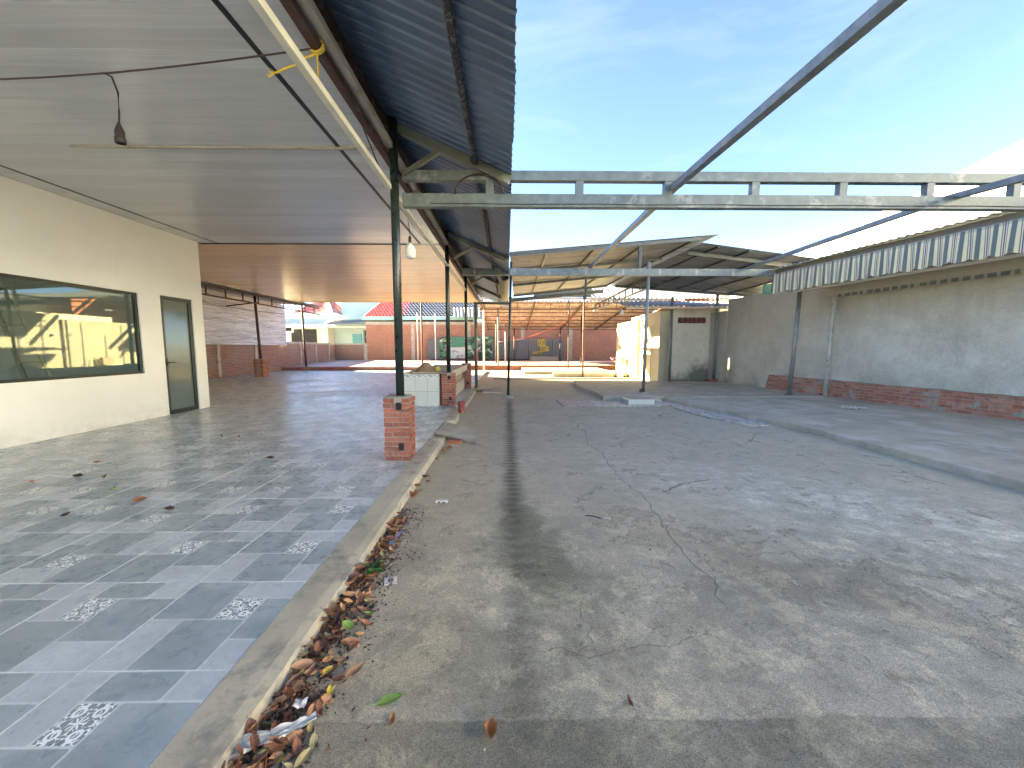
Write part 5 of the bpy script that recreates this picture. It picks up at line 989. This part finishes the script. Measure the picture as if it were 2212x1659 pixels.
# house with tiled roof behind the orange wall
h1 = thing('tiled_house', 'house behind the orange wall with red and dark tiled roof and teal gutter', 'house', (-12.6, 35.0, 0))
MB().box(0, 9.6, .2, 8, 0, 3.9).build('wall', 'pale_panels', h1); MB().box(-.25, 10.6, -.4, -.22, 3.84, 4.12).build('gutter', 'teal_paint', h1); MB().box(-.1, 9.6, -.05, .19, 3.68, 3.83).build('eave', 'dark_metal', h1)
def roof_tiles():
    mb = MB(); run = 5.2; slope = math.tan(R(30)); ph = .33; pwid = .3; cols_ = 34; rows = 15
    for j in range(rows):
        y0 = -.3 + j * ph; z0 = 4.12 + (j * ph) * slope
        for i in range(cols_):
            x = i * pwid + .15 * 0 + j * .09 - .1
            if x > 10.2: continue
            y1 = y0 + ph + .04; z1 = z0 + (ph + .04) * slope - .02; P = [(0, .0), (.07, .04), (.15, .05), (.22, .02), (.30, .0)]
            mb.add([(x + a, y0, z0 + b + .045) for a, b in P] + [(x + a, y1, z1 + b) for a, b in P] + [(x + a, y0, z0 + b - .0) for a, b in P], [(k, k + 1, k + 6, k + 5) for k in range(4)] + [(k + 10, k + 11, k + 1, k) for k in range(4)])
    return mb
roof_tiles().build('roof', 'clay_roof', h1)
oa = thing('old_shelter', 'weathered pale shelter roof with posts beside the tiled house', 'shelter', (-3.9, 33.2, 0)); corr((-.6, 0, 4.0), (3.6, 0, 3.9), (-.9, 1.8, 4.9), (3.6, 1.8, 5.0), 14, .05).build('roof', 'pale_panels', oa)
for x in (-3.7, -2.2): MB().tube([(x + 0, -.1, .29), (x, -.1, 4.3)], .045, 8).build('post', 'pale_tube', oa)
# bungalow with pink roof
h2 = thing('bungalow', 'bungalow with pink metal hip roof and pale blue awning beyond the low wall', 'house', (-24.2, 42, 0))
MB().box(.6, 4.8, .3, 8, 0, 3.6).build('wall', 'neighbour_wall', h2); MB().box(.9, 3.6, .2, .29, .9, 3.35).build('window', 'dark_void', h2)
MB().box(2.0, 2.08, .15, .19, .9, 3.35).box(.9, 3.6, .15, .19, 2.75, 2.8).build('window_bar', 'dark_frame', h2)
MB().box(-.1, 1.4, -.3, -.2, 3.0, 3.6).build('frame_board', 'white_plastic', h2); MB().box(.05, 1.25, -.32, -.31, 3.12, 3.5).build('pane', 'dark_void', h2)
corr((-.3, -1.2, 3.75), (4.9, -1.2, 3.72), (-.3, .3, 4.5), (4.9, .3, 4.5), 20, .05).build('awning', 'pale_awning_sheet', h2)
MB().add([(-.2, .3, 4.5), (7.2, .3, 4.5), (5.4, 1.2, 5.2), (.6, 1.2, 5.2)], [(0, 1, 2, 3)]).build('lower_roof', 'cream_plaster', h2)
corr((.3, 1.0, 5.0), (5.3, 1.0, 5.0), (2.0, 4.5, 7.0), (3.2, 4.5, 7.0), 22, .04).build('roof', 'pink_metal', h2); corr((5.3, 1.0, 5.0), (5.3, 8.0, 5.0), (3.2, 4.5, 7.0), (3.2, 5.5, 7.0), 22, .04).build('roof', 'pink_metal', h2)
# second neighbour: flat pale blue wall, lean-to, blue door
h3 = thing('blue_house', 'pale blue rendered house with a grey lean-to and blue door', 'house', (-19.0, 41, 0))
MB().box(.0, 5.5, 4, 10, 0, 7.2).build('wall', 'pale_blue_wall', h3); MB().box(-.4, 6.0, 3, 3.9, 0, 4.3).build('porch_wall', 'pale_blue_wall', h3)
corr((-.3, 0, 3.75), (5.8, 0, 3.95), (-.3, 3, 4.5), (5.8, 3, 4.5), 26, .03).build('lean_to_roof', 'zinc_roof', h3); MB().box(-.3, 5.8, .02, .12, 3.45, 3.6).build('beam', 'pale_panels', h3); MB().box(-.35, -.1, .0, .2, 0, 3.7).build('column', 'white_plastic', h3)
MB().box(1.6, 2.6, 2.9, 2.99, 1, 2.9).build('door', 'blue_door', h3); wv_ = MB().box(3.0, 5.6, 2.9, 2.99, 1.0, 3.3).build('window', 'dark_void', h3); MB().box(2.9, 5.7, 2.82, 2.89, 2.55, 2.65).box(4.25, 4.33, 2.82, 2.89, 2.65, 3.3).box(2.85, 2.95, 2.82, 2.89, 1, 3.3).build('frame', 'blue_door', wv_)
h4 = thing('far_house', 'orange brick gable rising behind the right hand grey wall', 'house', (9.6, 21, 0)); MB().box(0, 1.3, 0, 4, 0, 4.15).build('wall', 'brick_orange', h4); MB().box(1.3, 5, .3, 4, 0, 4.3).build('side_wall', 'cream_plaster', h4)
